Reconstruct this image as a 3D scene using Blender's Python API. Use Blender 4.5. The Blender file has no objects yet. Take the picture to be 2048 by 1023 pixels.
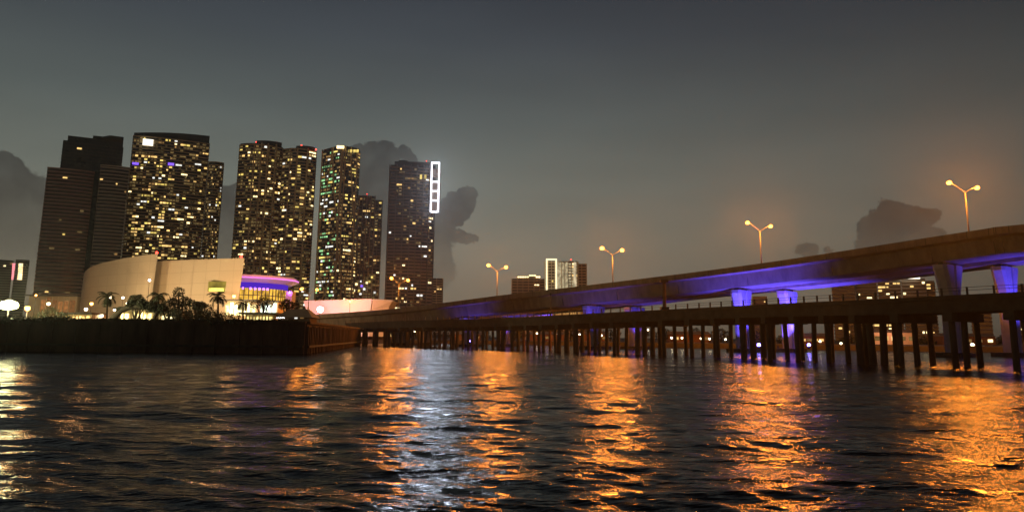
import bpy, math, random
import numpy as np
from mathutils import Vector, Matrix
random.seed(11); rng = np.random.default_rng(5)
sc = bpy.context.scene
C = sc.collection
R = math.radians

# ------------------------------------------------------------------ camera
F, CX, CY = 1480.0, 1024.0, 410.0          # the photo's focal length and optical centre, in its pixels
CAM_Z = 3.5
PITCH, ROLL = math.atan((672 - CY) / F), R(0.45)
fw = Vector((0, math.cos(PITCH), math.sin(PITCH)))
r0 = Vector((1, 0, 0)); u0 = Vector((0, -math.sin(PITCH), math.cos(PITCH)))
rt = r0 * math.cos(ROLL) + u0 * math.sin(ROLL)
up = -r0 * math.sin(ROLL) + u0 * math.cos(ROLL)
cam_d = bpy.data.cameras.new('camera'); cam = bpy.data.objects.new('camera', cam_d); C.objects.link(cam)
M4 = Matrix((rt, up, -fw)).transposed().to_4x4(); M4.translation = (0, 0, CAM_Z)
cam.matrix_world = M4
cam_d.sensor_width = 36; cam_d.lens = F / 2048 * 36
cam_d.shift_y = -(511.5 - CY) / 2048
cam_d.clip_start = .2; cam_d.clip_end = 30000
sc.camera = cam

def ray(px, py):
    return (fw + rt * ((px - CX) / F) + up * ((CY - py) / F))
def at(px, py, Y):
    d = ray(px, py); d = d * (Y / d.y)
    return Vector((d.x, d.y, d.z + CAM_Z))
def onp(px, py, z):
    d = ray(px, py); t = (z - CAM_Z) / d.z
    return Vector((d.x * t, d.y * t, z))

# ------------------------------------------------------------------ render settings, sky
sc.view_settings.view_transform = 'Standard'; sc.view_settings.look = 'None'
sc.view_settings.exposure = 0; sc.view_settings.gamma = 1
sc.cycles.use_denoising = True
sc.cycles.sample_clamp_direct = 18.0
try: sc.cycles.denoiser = 'OPENIMAGEDENOISE'
except Exception: pass
sc.cycles.max_bounces = 5; sc.cycles.diffuse_bounces = 2; sc.cycles.glossy_bounces = 3
sc.cycles.transmission_bounces = 2; sc.cycles.volume_bounces = 0
sc.cycles.sample_clamp_indirect = 1.5
sc.cycles.caustics_reflective = False; sc.cycles.caustics_refractive = False
sc.cycles.use_light_tree = True

def srgb(r, g, b):
    f = lambda c: (c / 255 / 12.92) if c / 255 <= .04045 else ((c / 255 + .055) / 1.055) ** 2.4
    return (f(r), f(g), f(b), 1)

world = bpy.data.worlds.new('World'); sc.world = world; world.use_nodes = True
wn = world.node_tree; N = wn.nodes; L = wn.links
for n in list(N): N.remove(n)
wout = N.new('ShaderNodeOutputWorld'); wbg = N.new('ShaderNodeBackground'); L.new(wbg.outputs[0], wout.inputs[0])
tc = N.new('ShaderNodeTexCoord'); nrm = N.new('ShaderNodeVectorMath'); nrm.operation = 'NORMALIZE'
L.new(tc.outputs['Generated'], nrm.inputs[0]); DIR = nrm.outputs[0]
def math_node(op, a, b=None, clamp=False):
    n = N.new('ShaderNodeMath'); n.operation = op; n.use_clamp = clamp
    for i, v in enumerate((a, b)):
        if v is None: continue
        if isinstance(v, (int, float)): n.inputs[i].default_value = v
        else: L.new(v, n.inputs[i])
    return n.outputs[0]
sep = N.new('ShaderNodeSeparateXYZ'); L.new(DIR, sep.inputs[0])
ramp = N.new('ShaderNodeValToRGB'); L.new(sep.outputs[2], ramp.inputs[0])
el = ramp.color_ramp.elements
stops = [(0.0, srgb(98, 88, 74)), (.05, srgb(117, 109, 94)), (.12, srgb(117, 115, 102)), (.19, srgb(107, 111, 103)),
         (.28, srgb(86, 93, 91)), (.38, srgb(65, 71, 76)), (.46, srgb(51, 56, 64)), (.75, srgb(26, 29, 37))]
el[0].position = stops[0][0]; el[0].color = stops[0][1]; el[1].position = stops[1][0]; el[1].color = stops[1][1]
for p, c in stops[2:]:
    e = el.new(p); e.color = c
# afterglow: the western sky, left of the bridge, is lighter than the sky to the right
glow_dir = ray(560, 420).normalized()
dt = N.new('ShaderNodeVectorMath'); dt.operation = 'DOT_PRODUCT'; L.new(DIR, dt.inputs[0]); dt.inputs[1].default_value = glow_dir
gl = N.new('ShaderNodeMapRange'); L.new(dt.outputs['Value'], gl.inputs[0])
gl.inputs[1].default_value = .45; gl.inputs[2].default_value = 1.0; gl.inputs[3].default_value = .37; gl.inputs[4].default_value = 1.08
# faint uneven high cloud
nz0 = N.new('ShaderNodeTexNoise'); nz0.inputs['Scale'].default_value = 3.2; nz0.inputs['Detail'].default_value = 5
mp0 = N.new('ShaderNodeMapping'); mp0.inputs['Scale'].default_value = (1, 1, 4.5); L.new(DIR, mp0.inputs[0]); L.new(mp0.outputs[0], nz0.inputs['Vector'])
hv = math_node('MULTIPLY_ADD', nz0.outputs[0], .34); hv.node.inputs[2].default_value = .83
skyf = math_node('MULTIPLY', gl.outputs[0], hv)
skyc = N.new('ShaderNodeMix'); skyc.data_type = 'RGBA'; skyc.blend_type = 'MULTIPLY'; skyc.inputs[0].default_value = 1
L.new(ramp.outputs[0], skyc.inputs[6]); L.new(skyf, skyc.inputs[7])
# cumulus banks: soft balls in direction space, edges broken with noise
blobs = [(8, 368, 50), (52, 400, 50), (20, 450, 90), (0, 540, 110), (110, 455, 90), (110, 560, 100),
 (462, 404, 36), (455, 460, 45), (455, 540, 60), (712, 301, 21), (742, 307, 28), (768, 309, 28), (805, 307, 15), (816, 328, 17),
 (740, 360, 60), (785, 365, 50), (750, 430, 70), (740, 500, 60), (932, 392, 20), (927, 415, 24), (905, 403, 20), (915, 440, 26),
 (889, 450, 38), (897, 478, 28), (928, 481, 15), (946, 481, 8), (868, 480, 50), (868, 535, 42), (884, 412, 14), (800, 560, 60),
 (1775, 428, 25), (1800, 432, 30), (1836, 432, 26), (1866, 427, 14), (1743, 452, 30), (1762, 474, 42), (1822, 462, 36), (1870, 470, 24),
 (1612, 490, 15), (1622, 500, 22), (1603, 500, 16), (1666, 500, 12)]
nz = N.new('ShaderNodeTexNoise'); nz.inputs['Scale'].default_value = 34; nz.inputs['Detail'].default_value = 6; nz.inputs['Roughness'].default_value = .62
L.new(DIR, nz.inputs['Vector'])
nsub = N.new('ShaderNodeVectorMath'); nsub.operation = 'SUBTRACT'; L.new(nz.outputs['Color'], nsub.inputs[0]); nsub.inputs[1].default_value = (.5, .5, .5)
nsc = N.new('ShaderNodeVectorMath'); nsc.operation = 'SCALE'; L.new(nsub.outputs[0], nsc.inputs[0]); nsc.inputs['Scale'].default_value = .034
nad = N.new('ShaderNodeVectorMath'); nad.operation = 'ADD'; L.new(DIR, nad.inputs[0]); L.new(nsc.outputs[0], nad.inputs[1])
nzb = N.new('ShaderNodeTexNoise'); nzb.inputs['Scale'].default_value = 11; nzb.inputs['Detail'].default_value = 3; L.new(DIR, nzb.inputs['Vector'])
ns2 = N.new('ShaderNodeVectorMath'); ns2.operation = 'SUBTRACT'; L.new(nzb.outputs['Color'], ns2.inputs[0]); ns2.inputs[1].default_value = (.5, .5, .5)
ns3 = N.new('ShaderNodeVectorMath'); ns3.operation = 'SCALE'; L.new(ns2.outputs[0], ns3.inputs[0]); ns3.inputs['Scale'].default_value = .03
na2 = N.new('ShaderNodeVectorMath'); na2.operation = 'ADD'; L.new(nad.outputs[0], na2.inputs[0]); L.new(ns3.outputs[0], na2.inputs[1]); nad = na2
acc = None
for (bx, by, br) in blobs:
    d = ray(bx, by); k = 1 / d.length; d.normalize()
    dn = N.new('ShaderNodeVectorMath'); dn.operation = 'DISTANCE'; L.new(nad.outputs[0], dn.inputs[0]); dn.inputs[1].default_value = d
    v = math_node('MULTIPLY', dn.outputs['Value'], F / br / k)
    acc = v if acc is None else math_node('MINIMUM', acc, v)
cm = N.new('ShaderNodeMapRange'); cm.interpolation_type = 'SMOOTHSTEP'; L.new(acc, cm.inputs[0])
cm.inputs[1].default_value = .92; cm.inputs[2].default_value = 1.05; cm.inputs[3].default_value = 1; cm.inputs[4].default_value = 0
# clouds thin out towards the murk near the skyline
cf = N.new('ShaderNodeMapRange'); L.new(sep.outputs[2], cf.inputs[0]); cf.inputs[1].default_value = .05; cf.inputs[2].default_value = .15; cf.inputs[3].default_value = .25; cf.inputs[4].default_value = 1.0
cvar = math_node('MULTIPLY_ADD', nz.outputs[0], .9); cvar.node.inputs[2].default_value = .45; cvar.node.use_clamp = True
cmask = math_node('MULTIPLY', math_node('MULTIPLY', cm.outputs[0], cf.outputs[0]), cvar)
dark = N.new('ShaderNodeMix'); dark.data_type = 'RGBA'; dark.blend_type = 'MULTIPLY'; dark.inputs[0].default_value = 1
L.new(skyc.outputs[2], dark.inputs[6]); dark.inputs[7].default_value = (.38, .35, .36, 1)
fin = N.new('ShaderNodeMix'); fin.data_type = 'RGBA'; L.new(cmask, fin.inputs[0]); L.new(skyc.outputs[2], fin.inputs[6]); L.new(dark.outputs[2], fin.inputs[7])
L.new(fin.outputs[2], wbg.inputs[0]); wbg.inputs[1].default_value = 1.03

sd_ = bpy.data.lights.new('front_fill', 'SUN'); sd_.energy = .05; sd_.angle = R(40); sd_.color = (1, .86, .68)  # added weak fill from the camera's side, lifts the dark tower fronts
so_ = bpy.data.objects.new('front_fill', sd_); C.objects.link(so_); so_.rotation_euler = (R(62), 0, R(-20))

# ------------------------------------------------------------------ materials
def mat(name, col, rough=.7, metal=0, noise=0, nscale=1.0, bump=0, spec=.5, stretch=(1, 1, 1)):
    m = bpy.data.materials.new(name); m.use_nodes = True; nt = m.node_tree; b = nt.nodes['Principled BSDF']
    b.inputs['Base Color'].default_value = (*col[:3], 1); b.inputs['Roughness'].default_value = rough
    b.inputs['Metallic'].default_value = metal; b.inputs['Specular IOR Level'].default_value = spec
    if noise or bump:
        t = nt.nodes.new('ShaderNodeTexCoord'); mp = nt.nodes.new('ShaderNodeMapping'); mp.inputs['Scale'].default_value = stretch
        nt.links.new(t.outputs['Object'], mp.inputs[0])
        z = nt.nodes.new('ShaderNodeTexNoise'); z.inputs['Scale'].default_value = nscale; z.inputs['Detail'].default_value = 6; z.inputs['Roughness'].default_value = .65
        nt.links.new(mp.outputs[0], z.inputs['Vector'])
        if noise:
            r = nt.nodes.new('ShaderNodeMapRange'); nt.links.new(z.outputs[0], r.inputs[0])
            r.inputs[1].default_value = .3; r.inputs[2].default_value = .7; r.inputs[3].default_value = 1 - noise; r.inputs[4].default_value = 1 + noise
            x = nt.nodes.new('ShaderNodeMix'); x.data_type = 'RGBA'; x.blend_type = 'MULTIPLY'; x.inputs[0].default_value = 1
            x.inputs[6].default_value = (*col[:3], 1); nt.links.new(r.outputs[0], x.inputs[7]); nt.links.new(x.outputs[2], b.inputs['Base Color'])
        if bump:
            bp = nt.nodes.new('ShaderNodeBump'); bp.inputs['Strength'].default_value = bump; bp.inputs['Distance'].default_value = .05
            nt.links.new(z.outputs[0], bp.inputs['Height']); nt.links.new(bp.outputs[0], b.inputs['Normal'])
    return m
def em(name, col, s, sample=False, flick=0, fscale=.5):
    m = bpy.data.materials.new(name); m.use_nodes = True; nt = m.node_tree; nt.nodes.clear()
    o = nt.nodes.new('ShaderNodeOutputMaterial'); e = nt.nodes.new('ShaderNodeEmission')
    e.inputs[0].default_value = (*col[:3], 1); e.inputs[1].default_value = s; nt.links.new(e.outputs[0], o.inputs[0])
    if flick:   # what is behind lit glass differs from pane to pane
        t = nt.nodes.new('ShaderNodeTexCoord'); z = nt.nodes.new('ShaderNodeTexNoise'); z.inputs['Scale'].default_value = fscale; z.inputs['Detail'].default_value = 3
        nt.links.new(t.outputs['Object'], z.inputs['Vector'])
        r = nt.nodes.new('ShaderNodeMapRange'); nt.links.new(z.outputs[0], r.inputs[0])
        r.inputs[1].default_value = .36; r.inputs[2].default_value = .64; r.inputs[3].default_value = s * (1 - flick); r.inputs[4].default_value = s * (1 + flick)
        nt.links.new(r.outputs[0], e.inputs[1])
    m.cycles.emission_sampling = 'AUTO' if sample else 'NONE'
    return m
MT = dict(
 concrete=mat('concrete', (.14, .112, .085), .85, noise=.35, nscale=.5, bump=.2, stretch=(1, 1, .25)),
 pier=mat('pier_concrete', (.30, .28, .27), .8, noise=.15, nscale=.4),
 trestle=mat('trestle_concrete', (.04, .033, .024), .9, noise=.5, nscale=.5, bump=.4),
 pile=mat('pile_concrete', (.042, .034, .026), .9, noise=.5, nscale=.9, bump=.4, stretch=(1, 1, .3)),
 rust=mat('rusty_steel', (.16, .07, .035), .9, noise=.4, nscale=2),
 steel=mat('galvanised_steel', (.045, .038, .033), .7, .2),
 darkmetal=mat('dark_metal', (.05, .045, .04), .6, .4),
 wall=mat('stained_seawall', (.06, .036, .024), .95, noise=.55, nscale=.18, bump=.5, stretch=(2.2, 2.2, .5)),
 ground=mat('ground', (.06, .05, .035), .95, noise=.3, nscale=.1),
 asphalt=mat('asphalt', (.05, .05, .05), .9),
 cream=mat('cream_stucco', (.62, .52, .38), .85, noise=.04, nscale=.05),
 white=mat('white_stucco', (.7, .66, .62), .8, noise=.05, nscale=.1),
 roofing=mat('grey_roofing', (.16, .15, .14), .8, noise=.2, nscale=.5),
 leaf=mat('foliage', (.02, .026, .01), .8, noise=.5, nscale=.7),
 bark=mat('bark', (.035, .026, .018), .9, noise=.3, nscale=3),
 soffit=mat('canopy_soffit', (.6, .6, .62), .7),
)
def glassmat(name, col, rough=.25):
    return mat(name, col, rough, 0, noise=.45, nscale=.12, spec=.6, stretch=(1, 1, 1.4))
W = dict(
 warm=em('window_warm', (1, .62, .2), 1.35, flick=.6, fscale=.08), bright=em('window_bright', (1, .76, .36), 2.6, flick=.4, fscale=.08),
 dim=em('window_dim', (.9, .5, .16), .32, flick=.7, fscale=.08), yellow=em('window_yellow', (.95, .7, .17), 1.1, flick=.6, fscale=.08),
 faint=em('window_faint', (.75, .50, .18), .16, flick=.8, fscale=.06), white=em('window_white', (.95, .95, .88), 1.3, flick=.5, fscale=.08), green=em('window_green', (.38, .85, .36), .95, flick=.7, fscale=.08),
 violet=em('window_violet', (.22, .1, 1), 1.6), red=em('window_red', (1, .12, .08), 1.2))
E = dict(
 sodium=em('sodium_lamp', (1, .34, .04), 12), led=em('led_strip', (.86, .9, 1.0), 3.2), ledtrim=em('rooftop_trim', (1, .86, .5), 1.6),
 beacon=em('red_beacon', (1, .05, .03), 6), blue=em('blue_floodlight', (.2, .15, 1), 30), flood=em('bright_floodlight', (1, .95, .45), 60),
 street=em('street_lamp', (1, .8, .5), 14), white=em('white_lamp', (.95, 1, 1), 12), orange=em('orange_lamp', (1, .42, .08), 14),
 magenta=em('eave_strip', (1, .25, .85), 1.1), purple=em('purple_spots', (.4, .12, 1), 4.5),
 purplesoft=em('soffit_violet_glow', (.12, .03, .85), .6),
 pinksign=em('sign_pink', (1, .25, .3), 2.0), pinkdim=em('facade_pink_light', (1, .5, .5), .3))

pm = mat('arena_panels', (.66, .57, .44), .85); nt = pm.node_tree
t = nt.nodes.new('ShaderNodeTexCoord'); sx = nt.nodes.new('ShaderNodeSeparateXYZ'); cx_ = nt.nodes.new('ShaderNodeCombineXYZ'); br = nt.nodes.new('ShaderNodeTexBrick')
nt.links.new(t.outputs['Object'], sx.inputs[0]); nt.links.new(sx.outputs[0], cx_.inputs[0]); nt.links.new(sx.outputs[2], cx_.inputs[1]); nt.links.new(cx_.outputs[0], br.inputs['Vector'])
br.offset = 0; br.inputs['Scale'].default_value = 1; br.inputs['Brick Width'].default_value = 6.2; br.inputs['Row Height'].default_value = 4.4; br.inputs['Mortar Size'].default_value = .14
br.inputs['Color1'].default_value = (.66, .57, .44, 1); br.inputs['Color2'].default_value = (.62, .53, .41, 1); br.inputs['Mortar'].default_value = (.56, .475, .36, 1)
nt.links.new(br.outputs[0], nt.nodes['Principled BSDF'].inputs['Base Color']); MT['arena'] = pm

# ------------------------------------------------------------------ mesh helpers
class MB:
    def __init__(s): s.v = []; s.f = []
    def add(s, vs, fs):
        k = len(s.v); s.v += [tuple(v) for v in vs]; s.f += [tuple(i + k for i in f) for f in fs]; return s
    def box(s, c, d, rz=0):
        c = Vector(c); hx, hy, hz = d[0] / 2, d[1] / 2, d[2] / 2; cs, sn = math.cos(rz), math.sin(rz)
        vs = []
        for z in (-hz, hz):
            for x, y in ((-hx, -hy), (hx, -hy), (hx, hy), (-hx, hy)):
                vs.append((c.x + x * cs - y * sn, c.y + x * sn + y * cs, c.z + z))
        return s.add(vs, [(0, 3, 2, 1), (4, 5, 6, 7), (0, 1, 5, 4), (1, 2, 6, 5), (2, 3, 7, 6), (3, 0, 4, 7)])
    def prism(s, pts, z0, z1, top=None):      # pts CCW; z1 a number or one per point; top: other outline for the top
        n = len(pts); z1s = z1 if hasattr(z1, '__len__') else [z1] * n; tp = top or pts
        vs = [(p[0], p[1], z0) for p in pts] + [(tp[i][0], tp[i][1], z1s[i]) for i in range(n)]
        return s.add(vs, [tuple(reversed(range(n))), tuple(range(n, 2 * n))] + [(i, (i + 1) % n, n + (i + 1) % n, n + i) for i in range(n)])
    def tube(s, pts, rs, n=8):
        pts = [Vector(p) for p in pts]; m = len(pts); rs = rs if hasattr(rs, '__len__') else [rs] * m; vs = []
        for i, p in enumerate(pts):
            d = (pts[min(i + 1, m - 1)] - pts[max(i - 1, 0)]).normalized()
            a = d.cross(Vector((0, 0, 1)) if abs(d.z) < .9 else Vector((1, 0, 0))).normalized(); b = d.cross(a)
            for j in range(n):
                t = 2 * math.pi * j / n; vs.append(p + (a * math.cos(t) + b * math.sin(t)) * rs[i])
        fs = [(i * n + j, i * n + (j + 1) % n, (i + 1) * n + (j + 1) % n, (i + 1) * n + j) for i in range(m - 1) for j in range(n)]
        fs += [tuple(reversed(range(n))), tuple((m - 1) * n + j for j in range(n))]
        return s.add(vs, fs)
    def ball(s, c, r, n=8, m=6, sz=1):
        c = Vector(c); vs = [c + Vector((0, 0, r * sz))]
        for i in range(1, m):
            t = math.pi * i / m
            for j in range(n):
                a = 2 * math.pi * j / n; vs.append(c + Vector((math.sin(t) * math.cos(a) * r, math.sin(t) * math.sin(a) * r, math.cos(t) * r * sz)))
        vs.append(c - Vector((0, 0, r * sz))); e = len(vs) - 1
        fs = [(0, 1 + j, 1 + (j + 1) % n) for j in range(n)]
        for i in range(m - 2):
            fs += [(1 + i * n + j, 1 + (i + 1) * n + j, 1 + (i + 1) * n + (j + 1) % n, 1 + i * n + (j + 1) % n) for j in range(n)]
        fs += [(e, 1 + (m - 2) * n + (j + 1) % n, 1 + (m - 2) * n + j) for j in range(n)]
        return s.add(vs, fs)
    def build(s, name, m, parent=None, smooth=False):
        me = bpy.data.meshes.new(name); 
        o = bpy.data.objects.new(name, me); C.objects.link(o)
        off = Vector((0, 0, 0))
        if parent is not None: off = Vector(parent.location); o.parent = parent
        elif s.v:
            a = np.array(s.v); off = Vector((float((a[:, 0].min() + a[:, 0].max()) / 2), float((a[:, 1].min() + a[:, 1].max()) / 2), float(a[:, 2].min()))); o.location = off
        me.from_pydata([(v[0] - off.x, v[1] - off.y, v[2] - off.z) for v in s.v], [], s.f); me.materials.append(m)
        if smooth: me.polygons.foreach_set('use_smooth', [True] * len(me.polygons))
        me.update(); return o
def tag(o, label=None, cat=None, group=None, kind=None):
    if label: o['label'] = label
    if cat: o['category'] = cat
    if group: o['group'] = group
    if kind: o['kind'] = kind
    return o
def empty(name, loc, label=None, cat=None, group=None):
    o = bpy.data.objects.new(name, None); o.location = loc; C.objects.link(o); o.empty_display_size = .5
    return tag(o, label, cat, group)
def copy_tree(o, parent=None):
    c = o.copy(); C.objects.link(c); c.parent = parent
    for ch in list(o.children): copy_tree(ch, c)
    return c
def light(kind, name, loc, col, power, parent=None, aim=None, **kw):
    ld = bpy.data.lights.new(name, kind); ld.color = col; ld.energy = power
    for k, v in kw.items(): setattr(ld, k, v)
    o = bpy.data.objects.new(name, ld); C.objects.link(o)
    off = Vector(parent.location) if parent is not None else Vector((0, 0, 0))
    if parent is not None: o.parent = parent
    o.location = Vector(loc) - off
    if aim is not None: o.rotation_euler = (Vector(aim) - Vector(loc)).to_track_quat('-Z', 'Y').to_euler()
    return o
def catmull(P, n=10):
    P = [Vector(p) for p in P]; out = []
    for i in range(len(P) - 1):
        a, b, c, d = P[max(i - 1, 0)], P[i], P[i + 1], P[min(i + 2, len(P) - 1)]
        for k in range(n):
            t = k / n; out.append(.5 * ((2 * b) + (c - a) * t + (2 * a - 5 * b + 4 * c - d) * t * t + (3 * b - a - 3 * c + d) * t ** 3))
    out.append(P[-1]); return out
def sweep(mb, path, prof):        # path of points; prof: closed list of (offset to the far side, height)
    n = len(prof); vs = []
    for i, p in enumerate(path):
        d = path[min(i + 1, len(path) - 1)] - path[max(i - 1, 0)]; d.z = 0; d.normalize()
        nn = Vector((-d.y, d.x, 0))
        if nn.y < 0: nn = -nn
        for (o, h) in prof: vs.append(p + nn * o + Vector((0, 0, h)))
    m = len(path)
    fs = [(i * n + j, i * n + (j + 1) % n, (i + 1) * n + (j + 1) % n, (i + 1) * n + j) for i in range(m - 1) for j in range(n)]
    fs += [tuple(range(n)), tuple((m - 1) * n + j for j in reversed(range(n)))]
    return mb.add(vs, fs)
def normal_at(path, i):
    d = path[min(i + 1, len(path) - 1)] - path[max(i - 1, 0)]; d.z = 0; d.normalize(); nn = Vector((-d.y, d.x, 0))
    return nn if nn.y > 0 else -nn
def px_of(p):
    v = Vector(p) - Vector((0, 0, CAM_Z)); z = v.dot(fw); return CX + F * v.dot(rt) / z, CY - F * v.dot(up) / z

# ------------------------------------------------------------------ water
def wave_height(x, y, cell):
    h = np.zeros_like(x); r = np.random.default_rng(3)
    for lam0 in np.geomspace(.32, 15, 64):
        lam = lam0 * r.uniform(.92, 1.08); k = 2 * math.pi / lam
        th = R(-100) + r.normal(0, R(17) if lam < 5 else R(15)); ph = r.uniform(0, 2 * math.pi)
        slope = .046 if lam < 1.0 else .046 * (1.0 / lam) ** .72
        a = slope / k * np.clip((lam / cell - 2.5) / 3, 0, 1)
        g = np.sin(x * .11 * math.cos(ph) + y * .07 + ph * 3) * .35 + .8      # gusts: patches of rougher and calmer water
        q = k * (x * math.cos(th) + y * math.sin(th)) + ph
        h += a * g * (np.sin(q) + .18 * np.sin(2 * q + 1.2))
    for lam, dg, sl_, ph in ((6.3, -78, .05, .4), (9.5, -112, .055, 2.1), (13.5, -96, .055, 4.0)):     # boat wakes crossing in front
        k = 2 * math.pi / lam; q = k * (x * math.cos(R(dg)) + y * math.sin(R(dg))) + ph + .9 * np.sin(x * .13 + ph)
        h += sl_ / k * (np.sin(q) + .25 * np.sin(2 * q + .8)) * np.clip((75 - np.hypot(x, y)) / 45, 0, 1) * (.6 + .4 * np.sin(x * .21 + y * .05 + ph))
    return h
NT, K = 1000, 1.0058
th = np.linspace(R(-62), R(62), NT); nr = int(math.log(520 / 3) / math.log(K)); rr = 3 * K ** np.arange(nr)
TT, RR = np.meshgrid(th, rr); X = RR * np.sin(TT); Y = RR * np.cos(TT)
cell = np.maximum(RR * (K - 1), RR * (th[1] - th[0]))
Z = wave_height(X, Y, cell) * np.clip((520 - RR) / 60, 0, 1)
def grid_mesh(name, X, Y, Z, m):
    a, b = X.shape; me = bpy.data.meshes.new(name)
    co = np.stack([X, Y, Z], -1).reshape(-1, 3).astype(np.float32)
    idx = np.arange(a * b).reshape(a, b); q = np.stack([idx[:-1, :-1], idx[:-1, 1:], idx[1:, 1:], idx[1:, :-1]], -1).reshape(-1, 4)[:, ::-1]
    me.vertices.add(len(co)); me.vertices.foreach_set('co', co.ravel())
    me.loops.add(q.size); me.loops.foreach_set('vertex_index', q.ravel().astype(np.int32))
    me.polygons.add(len(q)); me.polygons.foreach_set('loop_start', (np.arange(len(q)) * 4).astype(np.int32)); me.polygons.foreach_set('loop_total', np.full(len(q), 4, np.int32))
    me.polygons.foreach_set('use_smooth', np.ones(len(q), bool)); me.update(calc_edges=True); me.materials.append(m)
    o = bpy.data.objects.new(name, me); C.objects.link(o); return o
wm = bpy.data.materials.new('bay_water'); wm.use_nodes = True; nt = wm.node_tree; b = nt.nodes['Principled BSDF']
b.inputs['Base Color'].default_value = (.006, .007, .006, 1); b.inputs['Roughness'].default_value = .125; b.inputs['IOR'].default_value = 1.33
g = nt.nodes.new('ShaderNodeNewGeometry'); prev = None
for s, dist, stx in ((.22, .45, .45), (.9, .2, .4), (3.2, .08, .38), (9, .034, .38), (26, .011, .4)):
    mp = nt.nodes.new('ShaderNodeMapping'); mp.inputs['Scale'].default_value = (stx, 1, 1); nt.links.new(g.outputs['Position'], mp.inputs[0])
    z = nt.nodes.new('ShaderNodeTexNoise'); z.inputs['Scale'].default_value = s; z.inputs['Detail'].default_value = 2; nt.links.new(mp.outputs[0], z.inputs['Vector'])
    bp = nt.nodes.new('ShaderNodeBump'); bp.inputs['Strength'].default_value = 1; bp.inputs['Distance'].default_value = dist * 1.0
    nt.links.new(z.outputs[0], bp.inputs['Height'])
    if prev: nt.links.new(prev, bp.inputs['Normal'])
    prev = bp.outputs[0]
nt.links.new(prev, b.inputs['Normal'])
tag(grid_mesh('water', X, Y, Z, wm), kind='structure')
far = MB(); far.add([(-1500, -300, -.35), (2500, -300, -.35), (2500, 1900, -.35), (-1500, 1900, -.35)], [(0, 1, 2, 3)])
tag(far.build('water_far', wm), kind='structure')

# ------------------------------------------------------------------ land
W1 = onp(608, 707, 0); W2 = onp(717, 690.5, 0); W0 = onp(0, 701.5, 0); WL = W0 + (W0 - W1) * 1.6
LZ = 5.0
shore = [(WL.x, WL.y), (W0.x, W0.y), (W1.x, W1.y), (W2.x, W2.y), (-52, 340)]
lg = MB(); lg.prism([(-1490, WL.y + 40), (WL.x, WL.y + .6), (W0.x, W0.y + .6), (W1.x - .6, W1.y + .6), (W2.x - .6, W2.y), (-70, 340), (-70, 1890), (-1490, 1890)], -3, LZ)
tag(lg.build('ground', MT['ground']), kind='structure')
fs_pts = [(-69.9, 341), (-8, 330), (60, 262), (118, 226), (170, 212), (300, 190), (900, 120), (2490, 100), (2490, 1890), (-69.9, 1890)]
fg = MB(); fg.prism(fs_pts, -3, 1.6); tag(fg.build('ground_far_shore', MT['ground']), kind='structure')

# sea wall: long stained bulkhead with vertical ribs and a cap
sw = empty('seawall', (W1.x, W1.y, 0), 'long dark brown stained bulkhead wall along the left shore', 'sea wall')
def wall_run(a, b, top, step, name):
    a = Vector(a); b = Vector(b); d = (b - a); n = d.length; d.normalize(); ang = math.atan2(d.y, d.x); mid = (a + b) / 2
    MB().box((mid.x, mid.y, top / 2 - 1), (n, .6, top + 2), ang).build(name, MT['wall'], sw)
    k = int(n / step)
    for i in range(k + 1):
        p = a + d * (i * step + random.uniform(-.3, .3)); nn = Vector((d.y, -d.x, 0)) * .48
        MB().box((p.x + nn.x, p.y + nn.y, top / 2 - 1.2), (random.uniform(.3, .6), .36, top + 1.6 + random.uniform(-.5, .2)), ang).build('wall_rib', MT['wall'], sw)
    nn = Vector((d.y, -d.x, 0)) * .25
    MB().box((mid.x + nn.x, mid.y + nn.y, top + .2), (n + .5, 1.3, .4), ang).build('wall_cap', MT['wall'], sw)
    MB().box((mid.x + nn.x * 3, mid.y + nn.y * 3, 1.3), (n, .35, .4), ang).build('wale_beam', MT['pile'], sw)
wall_run(WL, W1, LZ + .5, 4.5, 'wall_face'); wall_run(W1, W2, LZ + .5, 2.2, 'wall_return')

# ------------------------------------------------------------------ highway bridge (two parallel decks)
near = [(540, None, 292, 10.6), (620, 629, 282, None), (796, 616, 258, None), (994, 591, 233, None), (1225, 564, 204, None), (1523, 526, 181, None),
        (1933, 463, 146, None), (2048, 448, 138, None)]
ctrl = []
for px, py, Yd, z in near:
    p = at(px, py if py else 660, Yd)
    if z: p.z = z
    ctrl.append(p)
e = ctrl[-1] - ctrl[-2]; e.z = 0; e.normalize()
ctrl += [ctrl[-1] + e * 45 + Vector((2, -3, -.1)), ctrl[-1] + e * 95 + Vector((8, -12, -.9)), ctrl[-1] + e * 150 + Vector((16, -28, -2.2))]
pathA = catmull(ctrl, 9)
W_D = 14.5; GAP = 2.2
pathB = [p + normal_at(pathA, i) * (W_D + GAP) for i, p in enumerate(pathA)]
def centre(path, off): return [p + normal_at(path, i) * off for i, p in enumerate(path)]
def station(path, px):
    best = None
    for i in range(len(path) - 1):
        a, b2 = px_of(path[i])[0], px_of(path[i + 1])[0]
        if (a - px) * (b2 - px) <= 0:
            t = (px - a) / (b2 - a) if b2 != a else 0; q = path[i].lerp(path[i + 1], t); dd = (path[i + 1] - path[i]); dd.z = 0
            return q, dd.normalized()
    q = path[-3]; return q, (path[-2] - path[-3]).normalized()
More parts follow.
